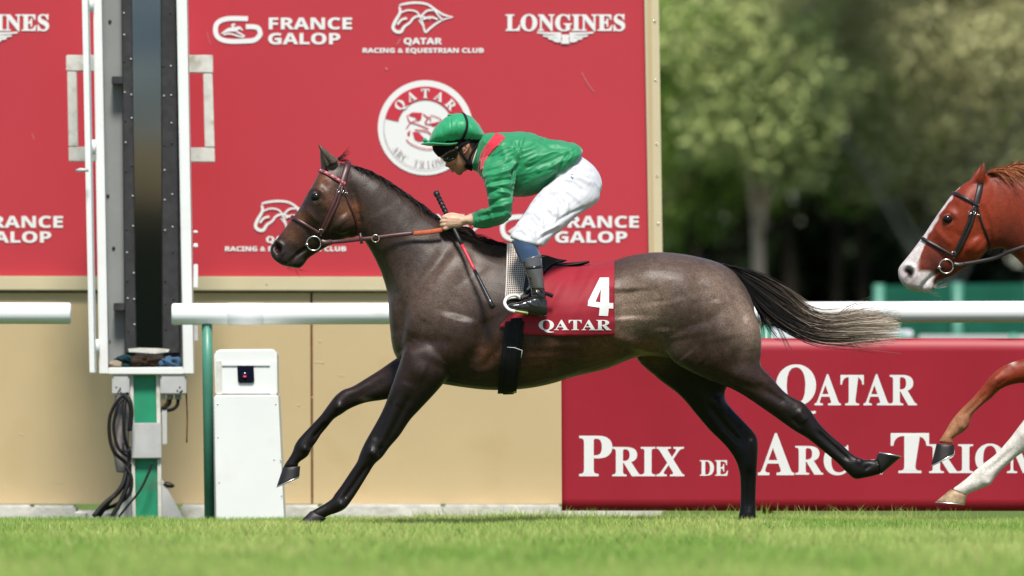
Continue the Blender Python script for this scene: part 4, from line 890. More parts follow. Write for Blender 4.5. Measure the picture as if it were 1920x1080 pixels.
def lerp(a, b, t): return np.array(a)*(1-t[:, None])+np.array(b)*t[:, None]
def coat1(px, py, v, n):
    N = len(v); c = np.tile(np.array([0.026, 0.0125, 0.0085]), (N, 1)); q = v
    g = lambda x, y, r: np.exp(-((px-x)**2+(py-y)**2)/r**2)
    mott = 0.5+0.5*vnoise(q, 7, 21); fine = vnoise(q, 45, 22)
    flank = np.clip(g(1185, 570, 55)*1.25+g(1260, 520, 60)*.45+g(1360, 545, 55)*.6+g(1412, 610, 45)*1.1+g(1235, 645, 40)*.6+g(800, 560, 60)*.3+g(870, 500, 60)*.35, 0, 1)*(0.6+0.6*mott)  # paler coat with its sheen painted in on flank, rump and shoulder
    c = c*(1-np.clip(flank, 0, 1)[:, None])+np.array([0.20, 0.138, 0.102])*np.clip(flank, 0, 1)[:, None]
    neck = np.clip(g(760, 450, 80)*.7+g(700, 390, 50)*.5, 0, 1); c = c*(1-neck[:, None]*.6)+np.array([0.044, 0.029, 0.022])*neck[:, None]*.6
    hd = np.clip(g(600, 402, 15)*.6+g(635, 440, 22)*.7+g(575, 385, 10)*.5+g(560, 470, 14)*.4+g(690, 470, 20)*.4, 0, 1); c = c*(1-hd[:, None])+np.array([0.017, 0.010, 0.008])*hd[:, None]
    tan = np.clip(g(622, 372, 20)*.55+g(645, 395, 18)*.6+g(664, 392, 13)*1.0+g(668, 420, 9)*.7+g(600, 338, 16)*.7+g(566, 405, 14)*.7+g(545, 438, 18)*.8+g(615, 335, 14)*.4+g(1130, 655, 40)*.8+g(1020, 690, 60)*.35+g(1215, 655, 26)*.9+g(915, 665, 22)*.5, 0, 1)
    c = c*(1-tan[:, None])+np.array([0.135, 0.052, 0.023])*tan[:, None]
    er = in_poly(px, py, [(594, 262), (606, 272), (640, 302), (630, 322), (605, 322)])*.7; c = c*(1-er[:, None])+np.array([0.12, 0.088, 0.070])*er[:, None]
    leg = np.maximum(sstep(650, 790, py+0.12*(px-700))*(px < 860), sstep(700, 800, py)*(px > 1180))
    leg = np.maximum(leg, sstep(1180, 1300, px)*sstep(640, 720, py)*(v[:, 1] > 0.02)); leg = np.clip(leg, 0, 1)*0.93
    c = c*(1-leg[:, None])+np.array([0.0045, 0.0031, 0.003])*leg[:, None]
    muz = np.clip(1.2*g(520, 480, 34)+g(560, 500, 20), 0, 1)*.75; c = c*(1-muz[:, None])+np.array([0.018, 0.015, 0.0155])*muz[:, None]
    nos = np.clip(1.3*np.exp(-(seg_dist(px, py, [(515, 463), (521, 466), (521, 473)])[0]/6.0)**2), 0, 1)*(np.abs(n[:, 1]) > .2); c = c*(1-nos[:, None])+np.array([0.012, 0.005, 0.005])*nos[:, None]; pn = g(519, 469, 3)*(np.abs(n[:, 1]) > .1)*.8; c = c*(1-pn[:, None])+np.array([0.10, 0.015, 0.025])*pn[:, None]; nos = nos*0; c = c+0*nos[:, None]
    eyr = g(592, 370, 11)*.8; c = c*(1-eyr[:, None])+np.array([0.013, 0.011, 0.010])*eyr[:, None]
    star = np.exp(-(((px-585)/6)**2+((py-350)/14)**2))*(np.abs(v[:, 1]) < .02); c = c*(1-star[:, None])+np.array([0.5, 0.45, 0.42])*star[:, None]
    ch = g(700, 750, 7)*(v[:, 1] > 0)*0+np.exp(-(((px-686)/9)**2+((py-749)/4)**2))*(v[:, 1] > 0); ch = np.clip(ch, 0, 1)*.8; c = c*(1-ch[:, None])+np.array([0.19, 0.15, 0.12])*ch[:, None]
    lip = np.exp(-(seg_dist(px, py, [(541, 494), (548, 486), (556, 479)])[0]/2.2)**2); c = c*(1-lip[:, None]*.8)+np.array([0.20, 0.14, 0.10])*lip[:, None]*.8
    earin = in_poly(px, py, [(592, 262), (598, 270), (604, 290), (615, 322), (606, 322), (600, 300)])*.85; c = c*(1-earin[:, None])+np.array([0.02, 0.017, 0.016])*earin[:, None]
    return np.clip(c*(1+0.22*fine[:, None]+0.16*vnoise(q, 120, 23)[:, None]), 0.003, 1)
idm = lambda x, y: (x, y)
EARS1 = [((595.5, 268), (609, 318), (637, 301), -.055), ((598, 274), (602, 319), (630, 302), .055)]
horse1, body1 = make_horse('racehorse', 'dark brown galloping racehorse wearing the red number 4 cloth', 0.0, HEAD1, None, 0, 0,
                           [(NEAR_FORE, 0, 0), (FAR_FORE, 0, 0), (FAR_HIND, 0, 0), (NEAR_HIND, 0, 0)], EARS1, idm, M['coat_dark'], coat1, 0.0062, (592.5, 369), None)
for k in ('near_fore', 'far_fore', 'far_hind', 'near_hind'): hoof(k, horse1, 0.0)
bv1 = bvh_of(body1)

def hair_paths(roots, dirs, L, K, grav, curl=0.0, seed=0):
    N = len(roots); t = np.linspace(0, 1, K)[None, :, None]
    P = roots[:, None, :]+dirs[:, None, :]*L[:, None, None]*t
    P[:, :, 2] -= grav*L[:, None]*(t[:, :, 0]**2)
    if curl:
        ph = rng.uniform(0, 6.28, N)[:, None]; P[:, :, 1] += curl*np.sin(t[:, :, 0]*5+ph)*t[:, :, 0]; P[:, :, 0] += curl*np.sin(t[:, :, 0]*4+ph*1.7)*t[:, :, 0]
    return P
# tail
def guide(pts, n=14): 
    p = crom(np.array(pts, float), 8); return p[np.linspace(0, len(p)-1, n).astype(int)]
UP = guide([(1350, 497), (1398, 505), (1442, 521), (1478, 546), (1508, 574), (1545, 597), (1592, 590), (1650, 585)])
MI = guide([(1362, 498), (1402, 528), (1446, 566), (1488, 594), (1530, 614), (1580, 613), (1640, 608), (1692, 606)])
LO = guide([(1368, 506), (1398, 548), (1434, 590), (1472, 616), (1515, 634), (1562, 640), (1620, 637), (1690, 638)])
def tail(root, name, N, mat, Y0, dx, dy, cols):
    s = np.clip(rng.beta(1.25, 1.1, N), 0, 1); K = 14; a = np.clip(1-2*s, 0, 1)[:, None, None]; b = np.clip(2*s-1, 0, 1)[:, None, None]
    G = UP[None]*a+LO[None]*b+MI[None]*(1-a-b)
    tt = np.linspace(0, 1, K)[None, :]
    cut = rng.uniform(0.78, 1.0, N)**0.6; cut = np.where(rng.random(N) < 0.25, rng.uniform(0.45, 0.9, N), cut)
    idx = tt*cut[:, None]*(K-1); i0 = np.minimum(idx.astype(int), K-2); f = (idx-i0)[..., None]
    G = np.take_along_axis(G, i0[..., None].repeat(2, 2), 1)*(1-f)+np.take_along_axis(G, (i0+1)[..., None].repeat(2, 2), 1)*f
    # gather into locks, ruffle, let some stray
    lock = rng.integers(0, 46, N); lo = rng.normal(0, 1, (46, 3)); st = np.where(rng.random(N) < 0.12, 3.2, 1.0)[:, None]
    amp = 1+6*tt**1.5
    G[:, :, 0] += dx; G[:, :, 1] += lo[lock, 0][:, None]*amp*1.3+rng.normal(0, 1, N)[:, None]*amp*0.55*st+np.sin(tt*rng.uniform(4, 9, N)[:, None]+rng.uniform(0, 6, N)[:, None])*tt*2.2*st+dy
    Yv = (lo[lock, 1][:, None]*0.012+rng.normal(0, 0.014, N)[:, None])*(0.5+1.6*tt)+Y0
    k = (D0+Yv)/F; P = np.stack([(G[:, :, 0]-CX)*k, Yv, H-(G[:, :, 1]-HY)*k], 2)
    base, mid, tip = cols; sh = rng.normal(0, 1, N)[:, None]
    q = np.clip((G[:, :, 0]-dx-1478)/150+0.28*lo[lock, 2][:, None]-0.75*(s[:, None]-0.42)+0.1*sh, 0, 1)[..., None]
    C = np.where(q < 0.5, np.array(base)*(1-2*q)+np.array(mid)*2*q, np.array(mid)*(2-2*q)+np.array(tip)*(2*q-1))*(1+0.15*sh[..., None])
    return strands(name, P, np.linspace(1, 0.4, K)*0.0034, np.clip(C, 0.004, 1), mat, root)
tl = tail(horse1, 'tail', 900, M['hair'], 0.0, 0, 0, ((0.006, 0.0045, 0.0045), (0.11, 0.075, 0.052), (0.42, 0.34, 0.27)))
def strays(root, name, specs, K, mat, col, wd, Y0=0.0):
    Ps = []
    for pts, n, jit in specs:
        p = crom(np.array(pts, float), 10); p = p[np.linspace(0, len(p)-1, K).astype(int)]
        for i in range(n):
            t = np.linspace(0, 1, K); L = rng.uniform(.6, 1.0); r = np.interp(t*L, t, p[:, 0]), np.interp(t*L, t, p[:, 1])
            j = rng.normal(0, jit, 2); Y = Y0+rng.normal(0, .02)
            k = (D0+Y)/F; Ps.append(np.stack([(r[0]+j[0]*(0.3+t)-CX)*k, np.full(K, Y), H-(r[1]+j[1]*(0.3+t)-HY)*k], 1))
    P = np.array(Ps); return strands(name, P, np.linspace(1, .4, K)*wd, np.tile(np.array(col), (len(P), K, 1)), mat, root)
strays(horse1, 'tail_wisps', [([(1400, 545), (1425, 585), (1447, 620), (1468, 646)], 16, 3), ([(1410, 560), (1436, 585), (1460, 605), (1490, 615)], 14, 4), ([(1420, 570), (1432, 600), (1440, 630)], 12, 4), ([(1404, 550), (1412, 580), (1424, 610)], 10, 4), ([(1400, 548), (1450, 600), (1474, 645), (1476, 655)], 8, 2)], 10, M['hair'], (0.012, 0.009, 0.009), 0.0032)
strays(horse1, 'tail_wisps', [([(1575, 635), (1600, 645), (1618, 668)], 5, 4), ([(1560, 600), (1600, 575), (1640, 570)], 9, 4), ([(1490, 560), (1520, 575), (1545, 570)], 5, 3), ([(1540, 612), (1590, 590), (1640, 580), (1690, 592)], 8, 5)], 10, M['hair'], (0.13, 0.10, 0.08), 0.0026)

# mane: short dark hair lying along the crest, tousled towards the withers
def mane(root, crest, N, Y0, L, col0, col1, grav, back, lift, jit):
    c = crom(np.array(crest, float), 12); u = rng.uniform(0, 1, N); i = u*(len(c)-1); i0 = np.minimum(i.astype(int), len(c)-2); f = (i-i0)[:, None]
    p = c[i0]*(1-f)+c[i0+1]*f; Y = Y0+rng.normal(0, .016, N); k = (D0+Y)/F
    R = np.column_stack([(p[:, 0]-CX)*k, Y, H-(p[:, 1]+1.5-HY)*k])
    d = np.column_stack([back+rng.normal(0, jit, N), rng.normal(0, .35, N), lift+rng.normal(0, jit, N)]); d /= np.linalg.norm(d, axis=1)[:, None]
    P = hair_paths(R, d, L*rng.uniform(.5, 1.2, N)*(0.7+0.6*np.abs(vnoise(R, 14, 8))), 7, grav, 0.008)
    t = rng.random(N)[:, None]; C = np.array(col0)*(1-t)+np.array(col1)*t
    return strands('mane', P, np.linspace(1, .4, 7)*0.0036, np.repeat(C[:, None, :], 7, 1), M['hair'], root)
mane(horse1, [(662, 310), (690, 320), (730, 344), (772, 373), (812, 404), (835, 420)], 1900, 0, 0.058, (0.006, 0.005, 0.005), (0.013, 0.010, 0.009), 1.0, 1.0, 0.16, 0.13)
mane(horse1, [(835, 420), (862, 434), (905, 449), (945, 458)], 800, 0, 0.085, (0.006, 0.0045, 0.0045), (0.014, 0.009, 0.008), 0.6, 1.0, 0.2, 0.16)
strays(horse1, 'forelock', [([(636, 301), (644, 292), (658, 277)], 14, 2.0), ([(632, 300), (642, 294), (652, 292)], 10, 2), ([(640, 302), (648, 300), (656, 303)], 14, 1.5)], 8, M['hair'], (0.012, 0.009, 0.009), 0.0026)

# ---- second horse, chestnut with a white face and one white leg
def m2(x, y):                                             # head landmarks of the first horse carried to the second
    ax, ay = 592.5, 369; bx, by = 519, 467; cx_, cy_ = 1777, 410.5; dx_, dy_ = 1704, 511
    s = (complex(dx_, dy_)-complex(cx_, cy_))/(complex(bx, by)-complex(ax, ay)); z = complex(cx_, cy_)+(complex(x, y)-complex(ax, ay))*s; return z.real, z.imag
def coat2(px, py, v, n):
    N = len(v); c = np.tile(np.array([0.19, 0.024, 0.007]), (N, 1)); g = lambda x, y, r: np.exp(-((px-x)**2+(py-y)**2)/r**2)
    mott = 0.5+0.5*vnoise(v, 6, 31); c = c*(0.75+0.5*mott[:, None])
    dk = np.clip(g(1890, 450, 40)*.6+g(1750, 495, 26)*.8+g(1770, 515, 22)*.6+g(1765, 460, 16)*.4, 0, 1); c = c*(1-dk[:, None])+np.array([0.06, 0.014, 0.010])*dk[:, None]
    prof = seg_dist(px, py, [(1805, 346), (1785, 365), (1768, 388), (1750, 414), (1733, 439), (1714, 465), (1698, 486), (1684, 505)])[0]
    wob = 3*vnoise(v, 40, 33)
    wd = np.interp(px, [1683, 1705, 1730, 1738, 1760, 1785, 1792], [48, 34, 16, 8, 5, 4, 0]); bl = sstep(2, -2, prof-wd-wob)*(px < 1800)*(py < 560)
    bl = np.maximum(bl, sstep(1754, 1748, px+wob)*sstep(505, 512, py+wob)*(py < 560)); bl = np.maximum(bl, sstep(1726, 1716, px+wob)*(py < 560))
    c = c*(1-bl[:, None])+np.array([0.56, 0.50, 0.49])*bl[:, None]
    pk = g(1712, 538, 14)*.6*(py < 560); c = c*(1-pk[:, None])+np.array([0.36, 0.25, 0.23])*pk[:, None]
    nos = np.clip(1.3*np.exp(-(seg_dist(px, py, [m2(515, 463), m2(521, 466), m2(521, 473)])[0]/6.0)**2), 0, 1); c = c*(1-nos[:, None])+np.array([0.03, 0.012, 0.012])*nos[:, None]
    gs = g(1698, 523, 7)*.7; c = c*(1-gs[:, None])+np.array([0.10, 0.09, 0.10])*gs[:, None]
    eyr = g(1777, 411, 10)*.7; c = c*(1-eyr[:, None])+np.array([0.03, 0.012, 0.008])*eyr[:, None]
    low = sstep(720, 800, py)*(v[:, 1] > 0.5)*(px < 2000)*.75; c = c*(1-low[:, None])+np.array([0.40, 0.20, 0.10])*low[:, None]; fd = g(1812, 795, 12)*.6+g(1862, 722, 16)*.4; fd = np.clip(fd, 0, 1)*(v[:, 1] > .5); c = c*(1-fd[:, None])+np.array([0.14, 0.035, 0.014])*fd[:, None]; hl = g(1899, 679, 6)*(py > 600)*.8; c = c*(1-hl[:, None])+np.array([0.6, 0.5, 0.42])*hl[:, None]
    wl_ = sstep(1965, 1925, px-0.5*(py-800)+wob*2)*(v[:, 1] < 0.5)*(py > 700); c = c*(1-wl_[:, None])+np.array([0.60, 0.55, 0.50])*wl_[:, None]
    return np.clip(c*(1+0.12*vnoise(v, 60, 34)[:, None]), .003, 1)
EARS2 = [((1846, 301), (1822, 341), (1849, 343), -.052), ((1840, 306), (1816, 342), (1842, 345), .052)]
DX, DY, Y2 = 1208, 0, 0.5
horse2, body2 = make_horse('racehorse', 'chestnut racehorse with a white blaze following at the edge', Y2, HEAD2, NECK2, DX, DY,
                           [(WHITE_FORE, 0, 0), (RED_FORE, 0, 0), (FAR_HIND, DX, DY), (NEAR_HIND, DX, DY)], EARS2, m2, M['coat_red'], coat2, 0.0082, (1777, 410.5), None)
hoof('white_fore', horse2, Y2, mat='hoof_pale'); hoof('red_fore', horse2, Y2)
hoof('far_hind', horse2, Y2, DX, DY); hoof('near_hind', horse2, Y2, DX, DY)
bv2 = bvh_of(body2)
tail(horse2, 'tail', 500, M['hair'], Y2, DX, DY, ((0.2, 0.04, 0.015), (0.3, 0.08, 0.03), (0.4, 0.15, 0.07)))
mane(horse2, [(1850, 322), (1875, 319), (1905, 315), (1940, 320), (1985, 338), (2050, 380), (2110, 430)], 2400, Y2-0.02, 0.15, (0.17, 0.035, 0.012), (0.42, 0.15, 0.06), 0.55, 1.0, 0.34, 0.22)
strays(horse2, 'whiskers', [([(1745, 538), (1762, 540), (1785, 533)], 10, 5), ([(1740, 545), (1752, 550), (1765, 552)], 8, 4)], 8, M['hair'], (0.5, 0.46, 0.42), 0.0016, Y2)
strays(horse1, 'whiskers', [([(556, 502), (562, 508), (575, 510)], 8, 4), ([(540, 500), (545, 506), (556, 508)], 6, 4)], 8, M['hair'], (0.02, 0.018, 0.016), 0.0012)

# ------------------------------------------------------------------ bridles
def bridle(label, bv, Y0, m, mat, colour_band, rein, cols):
    r = empty('bridle', label, 'bridle', tuple(W(*m(600, 400), Y0)))
    both = lambda path, w, t, nm, mt, lift=0.003: [mk(nm, *strap_geo([m(*p) for p in path], bv, w, t, s, 6, Y0, lift), M[mt], r, True) for s in (-1, 1)]
    both([(653, 303), (650, 318), (644, 340), (641, 350)], 0.030, 0.004, 'headpiece', mat)
    both([(640, 348), (634, 360), (629, 376), (618, 402), (606, 428), (601, 437)], 0.017, 0.0035, 'cheekpiece', mat)
    both([(643, 350), (639, 362), (634, 380), (622, 406), (610, 430), (602, 442)], 0.014, 0.0035, 'cheekpiece', mat, 0.004)
    both([(645, 348), (649, 362), (654, 380), (662, 400), (668, 420), (675, 446), (677, 452)], 0.010, 0.004, 'throatlash', mat)
    both([(545.5, 405), (556, 412), (572, 421), (588, 430), (598, 436)], 0.018, 0.007, 'noseband', mat, 0.004)
    bb = both([(599, 320), (612, 326), (628, 335), (640, 343), (647, 346)], 0.018, 0.005, 'browband', colour_band, 0.005)
    if cols:
        for s in (-1, 1):
            P = crom(np.array([m(*p) for p in [(599, 320), (612, 326), (628, 335), (640, 343), (647, 346)]]), 6)
            for i in range(0, 22, 2):
                a, b = P[i], P[min(i+1, len(P)-1)]
                mk('diamond', *strap_geo([tuple(a), tuple(b)], bv, 0.010, 0.0075, s, 3, Y0, 0.005), M[cols[i//2 % 2]], bb[(s+1)//2], True)
    def buckle(x, y, w=4.0, h=3.0, rot=0):
        for s in (-1, 1):
            a = m(x, y); p = W(*a, Y0); hit = bv.ray_cast(Vector((p.x, Y0+s*1.5, p.z)), Vector((0, -s, 0)))[0]
            yy = hit.y+s*0.009 if hit else Y0+s*.09
            c, sn = math.cos(rot), math.sin(rot); q = [(-w, -h), (w, -h), (w, h), (-w, h), (-w, -h)]
            mk('buckle', *tube([W(a[0]+u*c-v_*sn, a[1]+u*sn+v_*c, yy) for u, v_ in q], 0.0018, 6), M['steel'], r, True)
    for b in ((634, 358, 3.2, 2.2, -1.1), (642, 358, 3.0, 2.0, -1.2), (649, 364, 3.0, 2.0, 1.3), (602, 433, 3.0, 3.4, .3)): buckle(*b)
    c = m(588.5, 456.5)
    for s in (-1, 1):
        Yb = Y0+s*0.078
        mk('bit_ring', *torus(*c, Yb, 0.033, 0.0032, 32, 8), M['steel'], r, True)
        mk('bit_joint', *ellipsoid(c[0]-13, c[1]+2, Yb, .010, .010, .009, 12), M['steel'], r, True)
    mk('bit', *tube([W(c[0]-12, c[1]+2, Y0-.078), W(c[0]-10, c[1]+1, Y0), W(c[0]-12, c[1]+2, Y0+.078)], .007, 10), M['steel'], r, True)
    for s in (-1, 1):
        rp = [(*rein[i][:2], Y0+s*rein[i][2]) for i in range(len(rein))]
        mk('rein', *free_ribbon([W(x, y, Y) for x, y, Y in rp], 0.019, 0.004, (0, s, 0.15)), M[mat], r, True)
        mk('rein_keeper', *free_ribbon([W(*m(602, 453), Y0+s*.083), W(*m(611, 455), Y0+s*.086), W(*m(622, 453.5), Y0+s*.09)], 0.026, 0.007, (0, s, 0.1)), M[mat], r, True)
    return r
M['band_pink'] = pm('pink_band', (0.45, 0.06, 0.09), 0.5, 0.4); M['dia_green'] = pm('green_diamond', (0.02, 0.12, 0.09), 0.4, 0.4); M['dia_pale'] = pm('pale_diamond', (0.45, 0.36, 0.36), 0.4, 0.4)
REIN1 = [(603, 455, .080), (640, 452.5, .095), (676, 448.5, .118), (705, 445.5, .128), (740, 441, .135), (777, 437, .137)]
br1 = bridle('brown leather bridle with a pink and green browband on the dark horse', bv1, 0.0, idm, 'leather', 'band_pink', REIN1, ('dia_green', 'dia_pale'))
M['rubber_grip'] = pm('orange_rubber_grip', (0.40, 0.085, 0.035), 0.75, 0.3, var=0.15, vscale=30)
for s in (-1, 1):
    mk('rein_grip', *free_ribbon([W(775, 437.6, s*.137), W(800, 435.6, s*.132), (W(829, 431, s*.118))], 0.023, 0.0045, (0, s, 0.2)), M['rubber_grip'], br1, True)
    mk('rein_end', *free_ribbon([W(852, 428, s*.095), W(878, 429, s*.085), W(890, 440, s*.05), (W(899, 449, s*.03))], 0.018, 0.003, (0, s, 0.2)), M['leather'], br1, True)
    mk('martingale_ring', *torus(704, 447, s*.136, 0.017, 0.0022, 22, 6), M['brass'], br1, True)
    mk('martingale_stop', *free_ribbon([W(675, 436, s*.112), W(677, 447, s*.124), W(678, 458, s*.118)], 0.014, 0.008, (0, s, 0)), M['leather'], br1, True)
REIN2 = [m2(603, 455)+(.080,), m2(640, 450)+(.095,), (1865, 484, .11), (1890, 473, .125), (1919, 463, .135), (1990, 440, .14), (2060, 425, .13)]
bridle('dark leather bridle on the chestnut horse with the white blaze', bv2, Y2, m2, 'leather_dark', 'leather_dark', REIN2, None)

# ------------------------------------------------------------------ number cloth, pad, girth, saddle on the dark horse
def wrap(name, bv, cols, zc_px, th0, th1, nth, lift, mat, parent, wr=None, thick=0.004, Y0=0.0):
    """sheet lying over the horse's back: cols = px x positions (bottom x, top x); angle th runs from the near side over the back to the far side (degrees, 0 = level, 90 = up)"""
    V = []; n = len(cols)
    for i, (xb, xt) in enumerate(cols):
        a0 = th0[i] if hasattr(th0, '__len__') else th0; a1 = 180-a0 if th1 is None else th1
        for j in range(nth+1):
            a = math.radians(a0+(a1-a0)*j/nth); t = max(0, math.sin(a)); x = (xb+(xt-xb)*min(1, max(0, (math.sin(a)-math.sin(math.radians(a0)))/(1-math.sin(math.radians(a0))))))
            c = W(x, zc_px, Y0); d = Vector((0, -math.cos(a), math.sin(a))); h = bv.ray_cast(c+d*1.2, -d)
            p = h[0] if h[0] is not None else c+d*0.25
            nn = Vector((d.x, d.y, d.z))
            V.append(p+nn*(lift+(wr(i/(n-1), j/nth) if wr else 0)))
    Fc = [(i*(nth+1)+j, i*(nth+1)+j+1, (i+1)*(nth+1)+j+1, (i+1)*(nth+1)+j) for i in range(n-1) for j in range(nth)]
    V = np.array(V); g = V.reshape(n, nth+1, 3)
    for _ in range(2): g[1:-1] = (g[:-2]+2*g[1:-1]+g[2:])/4
    o = mk(name, g.reshape(-1, 3), Fc, mat, parent, True)
    s = o.modifiers.new('s', 'SOLIDIFY'); s.thickness = thick; s.offset = 1
    return o
M['cloth_red'] = pm('red_number_cloth', (0.26, 0.008, 0.02), 0.62, 0.25, var=0.08, vscale=10, bump=0.15, bscale=300, sheen=0.1)
def rip(u, t):
    f = 0.004*math.sin(u*9+t*26)*math.sin(u*3.1+0.3)+0.005*math.exp(-((t-.19)/.05)**2)*math.sin(u*7+1.0)+0.003*math.sin(u*21+t*9)*math.exp(-((t-.3)/.12)**2)
    f += 0.010*math.exp(-((u-.30)/.05)**2)*math.exp(-((t-.16)/.10)**2)+0.006*math.exp(-((u-.55-t*.5)/.04)**2)-0.004*math.exp(-((u-.42)/.05)**2)
    return f*(.6 if t < .5 else .4)
nn_ = 60
cc = [(936+(1151-936)*i/(nn_-1), 1046+(1151-1046)*i/(nn_-1)) for i in range(nn_)]
th_b = [-5.0-2.6*sstep(0, .35, np.array([i/(nn_-1)]))[0]+1.2*sstep(.6, 1, np.array([i/(nn_-1)]))[0] for i in range(nn_)]
th_b = []
for i, (xb, xt) in enumerate(cc):                          # hem height traced, solved on the flank
    u = i/(nn_-1); zt = np.interp(u, [0, .1, .25, .6, .8, 1], [612, 619, 627, 630, 629.5, 628]); best = None
    for a in np.linspace(-30, 10, 81):
        c = W(xb, 600, 0); d = Vector((0, -math.cos(math.radians(a)), math.sin(math.radians(a)))); h = bv1.ray_cast(c+d*1.2, -d)
        if h[0] is None: continue
        py = PX(np.array([h[0]]))[1][0]
        if best is None or abs(py-zt) < best[0]: best = (abs(py-zt), a)
    th_b.append(best[1])
nc = wrap('number_cloth', bv1, cc, 600, th_b, None, 90, 0.010, M['cloth_red'], None, rip, 0.003)
tag(nc, 'dark red saddle cloth with a white number 4 on the dark horse', 'saddle cloth')
dg = bpy.context.evaluated_depsgraph_get(); tmp = bpy.data.meshes.new_from_object(nc.evaluated_get(dg)); bvc = bvh_of(tmp)
def on_cloth(geo_px, name):
    v, f = geo_px; bm = bmesh.new(); vs = [bm.verts.new(p) for p in v]
    for q in f:
        try: bm.faces.new([vs[i] for i in q])
        except ValueError: pass
    bmesh.ops.triangulate(bm, faces=bm.faces[:])
    for _ in range(2):
        bmesh.ops.subdivide_edges(bm, edges=[e for e in bm.edges if e.calc_length() > 0.012], cuts=1)
        bmesh.ops.triangulate(bm, faces=bm.faces[:])
    for q in bm.verts:
        h = bvc.ray_cast(Vector((q.co.x, -1.5, q.co.z)), Vector((0, 1, 0)))
        if h[0] is not None: q.co = h[0]+Vector((0, -0.0025, 0))
    me = bpy.data.meshes.new(name); bm.to_mesh(me); bm.free(); return link(name, me, M['letter'], nc, True)
four = [(1125, 520), (1142, 520), (1142, 568), (1150, 568), (1150, 578.5), (1141.5, 578.5), (1140, 592.5), (1123, 592), (1124.5, 577), (1102, 573.5), (1103, 564)]
hole = [(1127, 541), (1116.5, 565.5), (1125.5, 567)]
fv = [W(x, y, -.3) for x, y in four+hole]; k_ = len(four)
on_cloth((fv, [(0, 1, 2, k_), (2, k_+2, k_), (2, 7, 8, k_+2), (2, 3, 4, 5), (5, 6, 7, 2), (8, 9, k_+1, k_+2), (9, 10, k_+1), (10, 0, k_, k_+1)]), 'number')
on_cloth(text_geo('QATAR', SERIF, (1010, 1146, 600, 619), -.3, 0.006), 'lettering')

# white net pad under the saddle, its mesh built as crossing cords
M['net'] = pm('white_net', (0.62, 0.57, 0.52), 0.8, 0.2)
M['pad_under'] = pm('wine_red_pad', (0.10, 0.012, 0.018), 0.8, 0.2, var=0.2, vscale=30)
pad = empty('saddle_pad', 'white net saddle pad with a pale binding hanging in front of the boot', 'saddle pad', tuple(W(965, 500, -.25)))
PB = [(949, 1000), (1010, 1060)]
pc = [(948+44*i/9, 952+56*i/9) for i in range(10)]
wrap('lining', bv1, pc, 600, 21, None, 60, 0.012, M['pad_under'], pad, None, 0.002)
cords = []
def pad_pt(u, a, lift):
    xb, xt = 948+44*u, 952+56*u; t = (math.sin(math.radians(a))-.36)/.64; x = xb+(xt-xb)*max(0, t)
    c = W(x, 600, 0); r = math.radians(a); d = Vector((0, -math.cos(r), math.sin(r))); h = bv1.ray_cast(c+d*1.2, -d)
    return (h[0] if h[0] is not None else c+d*.25)+d*lift
for i in range(14):
    u = i/13; cords.append(tube([pad_pt(u, a, .018) for a in np.linspace(20, 158, 36)], 0.0023 if 0 < i < 13 else .004, 4))
for j in range(64):
    a = 20+138*j/63; cords.append(tube([pad_pt(u, a, .019) for u in np.linspace(0, 1, 7)], 0.0023, 4))
tag(mk('netting', *join(cords), M['net'], pad, True))
M['binding'] = pm('cream_binding', (0.66, 0.64, 0.50), 0.6, 0.3)
mk('binding', *tube([pad_pt(1.0, 32, .022), pad_pt(.8, 26, .022), pad_pt(.5, 21, .024), pad_pt(.2, 20, .024), pad_pt(0, 18, .024)], .006, 8, 5), M['binding'], pad, True)

# girth and surcingle, saddle, stirrups
M['elastic'] = pm('black_elastic', (0.010, 0.009, 0.010), 0.75, 0.2, var=0.2, vscale=60)
M['saddle_black'] = pm('saddle_leather', (0.022, 0.022, 0.024), 0.4, 0.4, var=0.2, vscale=30)
sad = empty('racing_saddle', 'small black racing saddle with girth and stirrups on the dark horse', 'saddle', tuple(W(1020, 490, 0)))
def around(xa, xb, lift, name, th0, th1, thick=0.005, parent=None, mat='elastic', zc=610):
    cols = [(xa+(xb-xa)*i/6, xa+(xb-xa)*i/6) for i in range(7)]
    V = []
    for (x, _) in cols:
        for j in range(61):
            a = math.radians(th0+(th1-th0)*j/60); xx = x+(-7 if False else 0)+9*max(0, math.sin(a))-14*max(0, -math.sin(a))
            c = W(xx, zc, 0); d = Vector((0, -math.cos(a), math.sin(a))); h = bv1.ray_cast(c+d*1.2, -d); p = h[0] if h[0] is not None else c+d*.28; V.append(p+d*lift)
    Fc = [(i*61+j, i*61+j+1, (i+1)*61+j+1, (i+1)*61+j) for i in range(6) for j in range(60)]
    o = mk(name, V, Fc, M[mat], parent, True); s = o.modifiers.new('s', 'SOLIDIFY'); s.thickness = thick; s.offset = 1; return o
around(947, 982, .012, 'girth', 3, -183, .005, sad)
around(957, 977, .0185, 'surcingle', 6, -186, .003, sad)
for s in (-1, 1):
    mk('stitching', *tube([W(951, 651, s*.318), W(965, 652, s*.326), W(979, 657, s*.327), W(977, 671, s*.327)], .0013, 5), M['letter'], sad, True)
    mk('buckle', *tube([W(953, 733, s*.08), W(968, 734, s*.07)], .008, 8), M['brass'], sad, True)
mk('seat', *loft([((1000, 468), (1004, 500), .10, 0), ((1016, 482), (1018, 506), .105, 0), ((1032, 491), (1034, 506), .11, 0), ((1060, 492.5), (1061, 503), .11, 0), ((1088, 490.5), (1089, 498), .105, 0), ((1104, 488.5), (1105.5, 493), .08, 0)], 5, 24), M['black'], sad, True)
mk('pommel', *loft([((985, 466), (980, 488), .06, 0), ((996, 466), (996, 492), .09, 0), ((1008, 474), (1010, 500), .10, 0)], 4, 20), M['black'], sad, True)
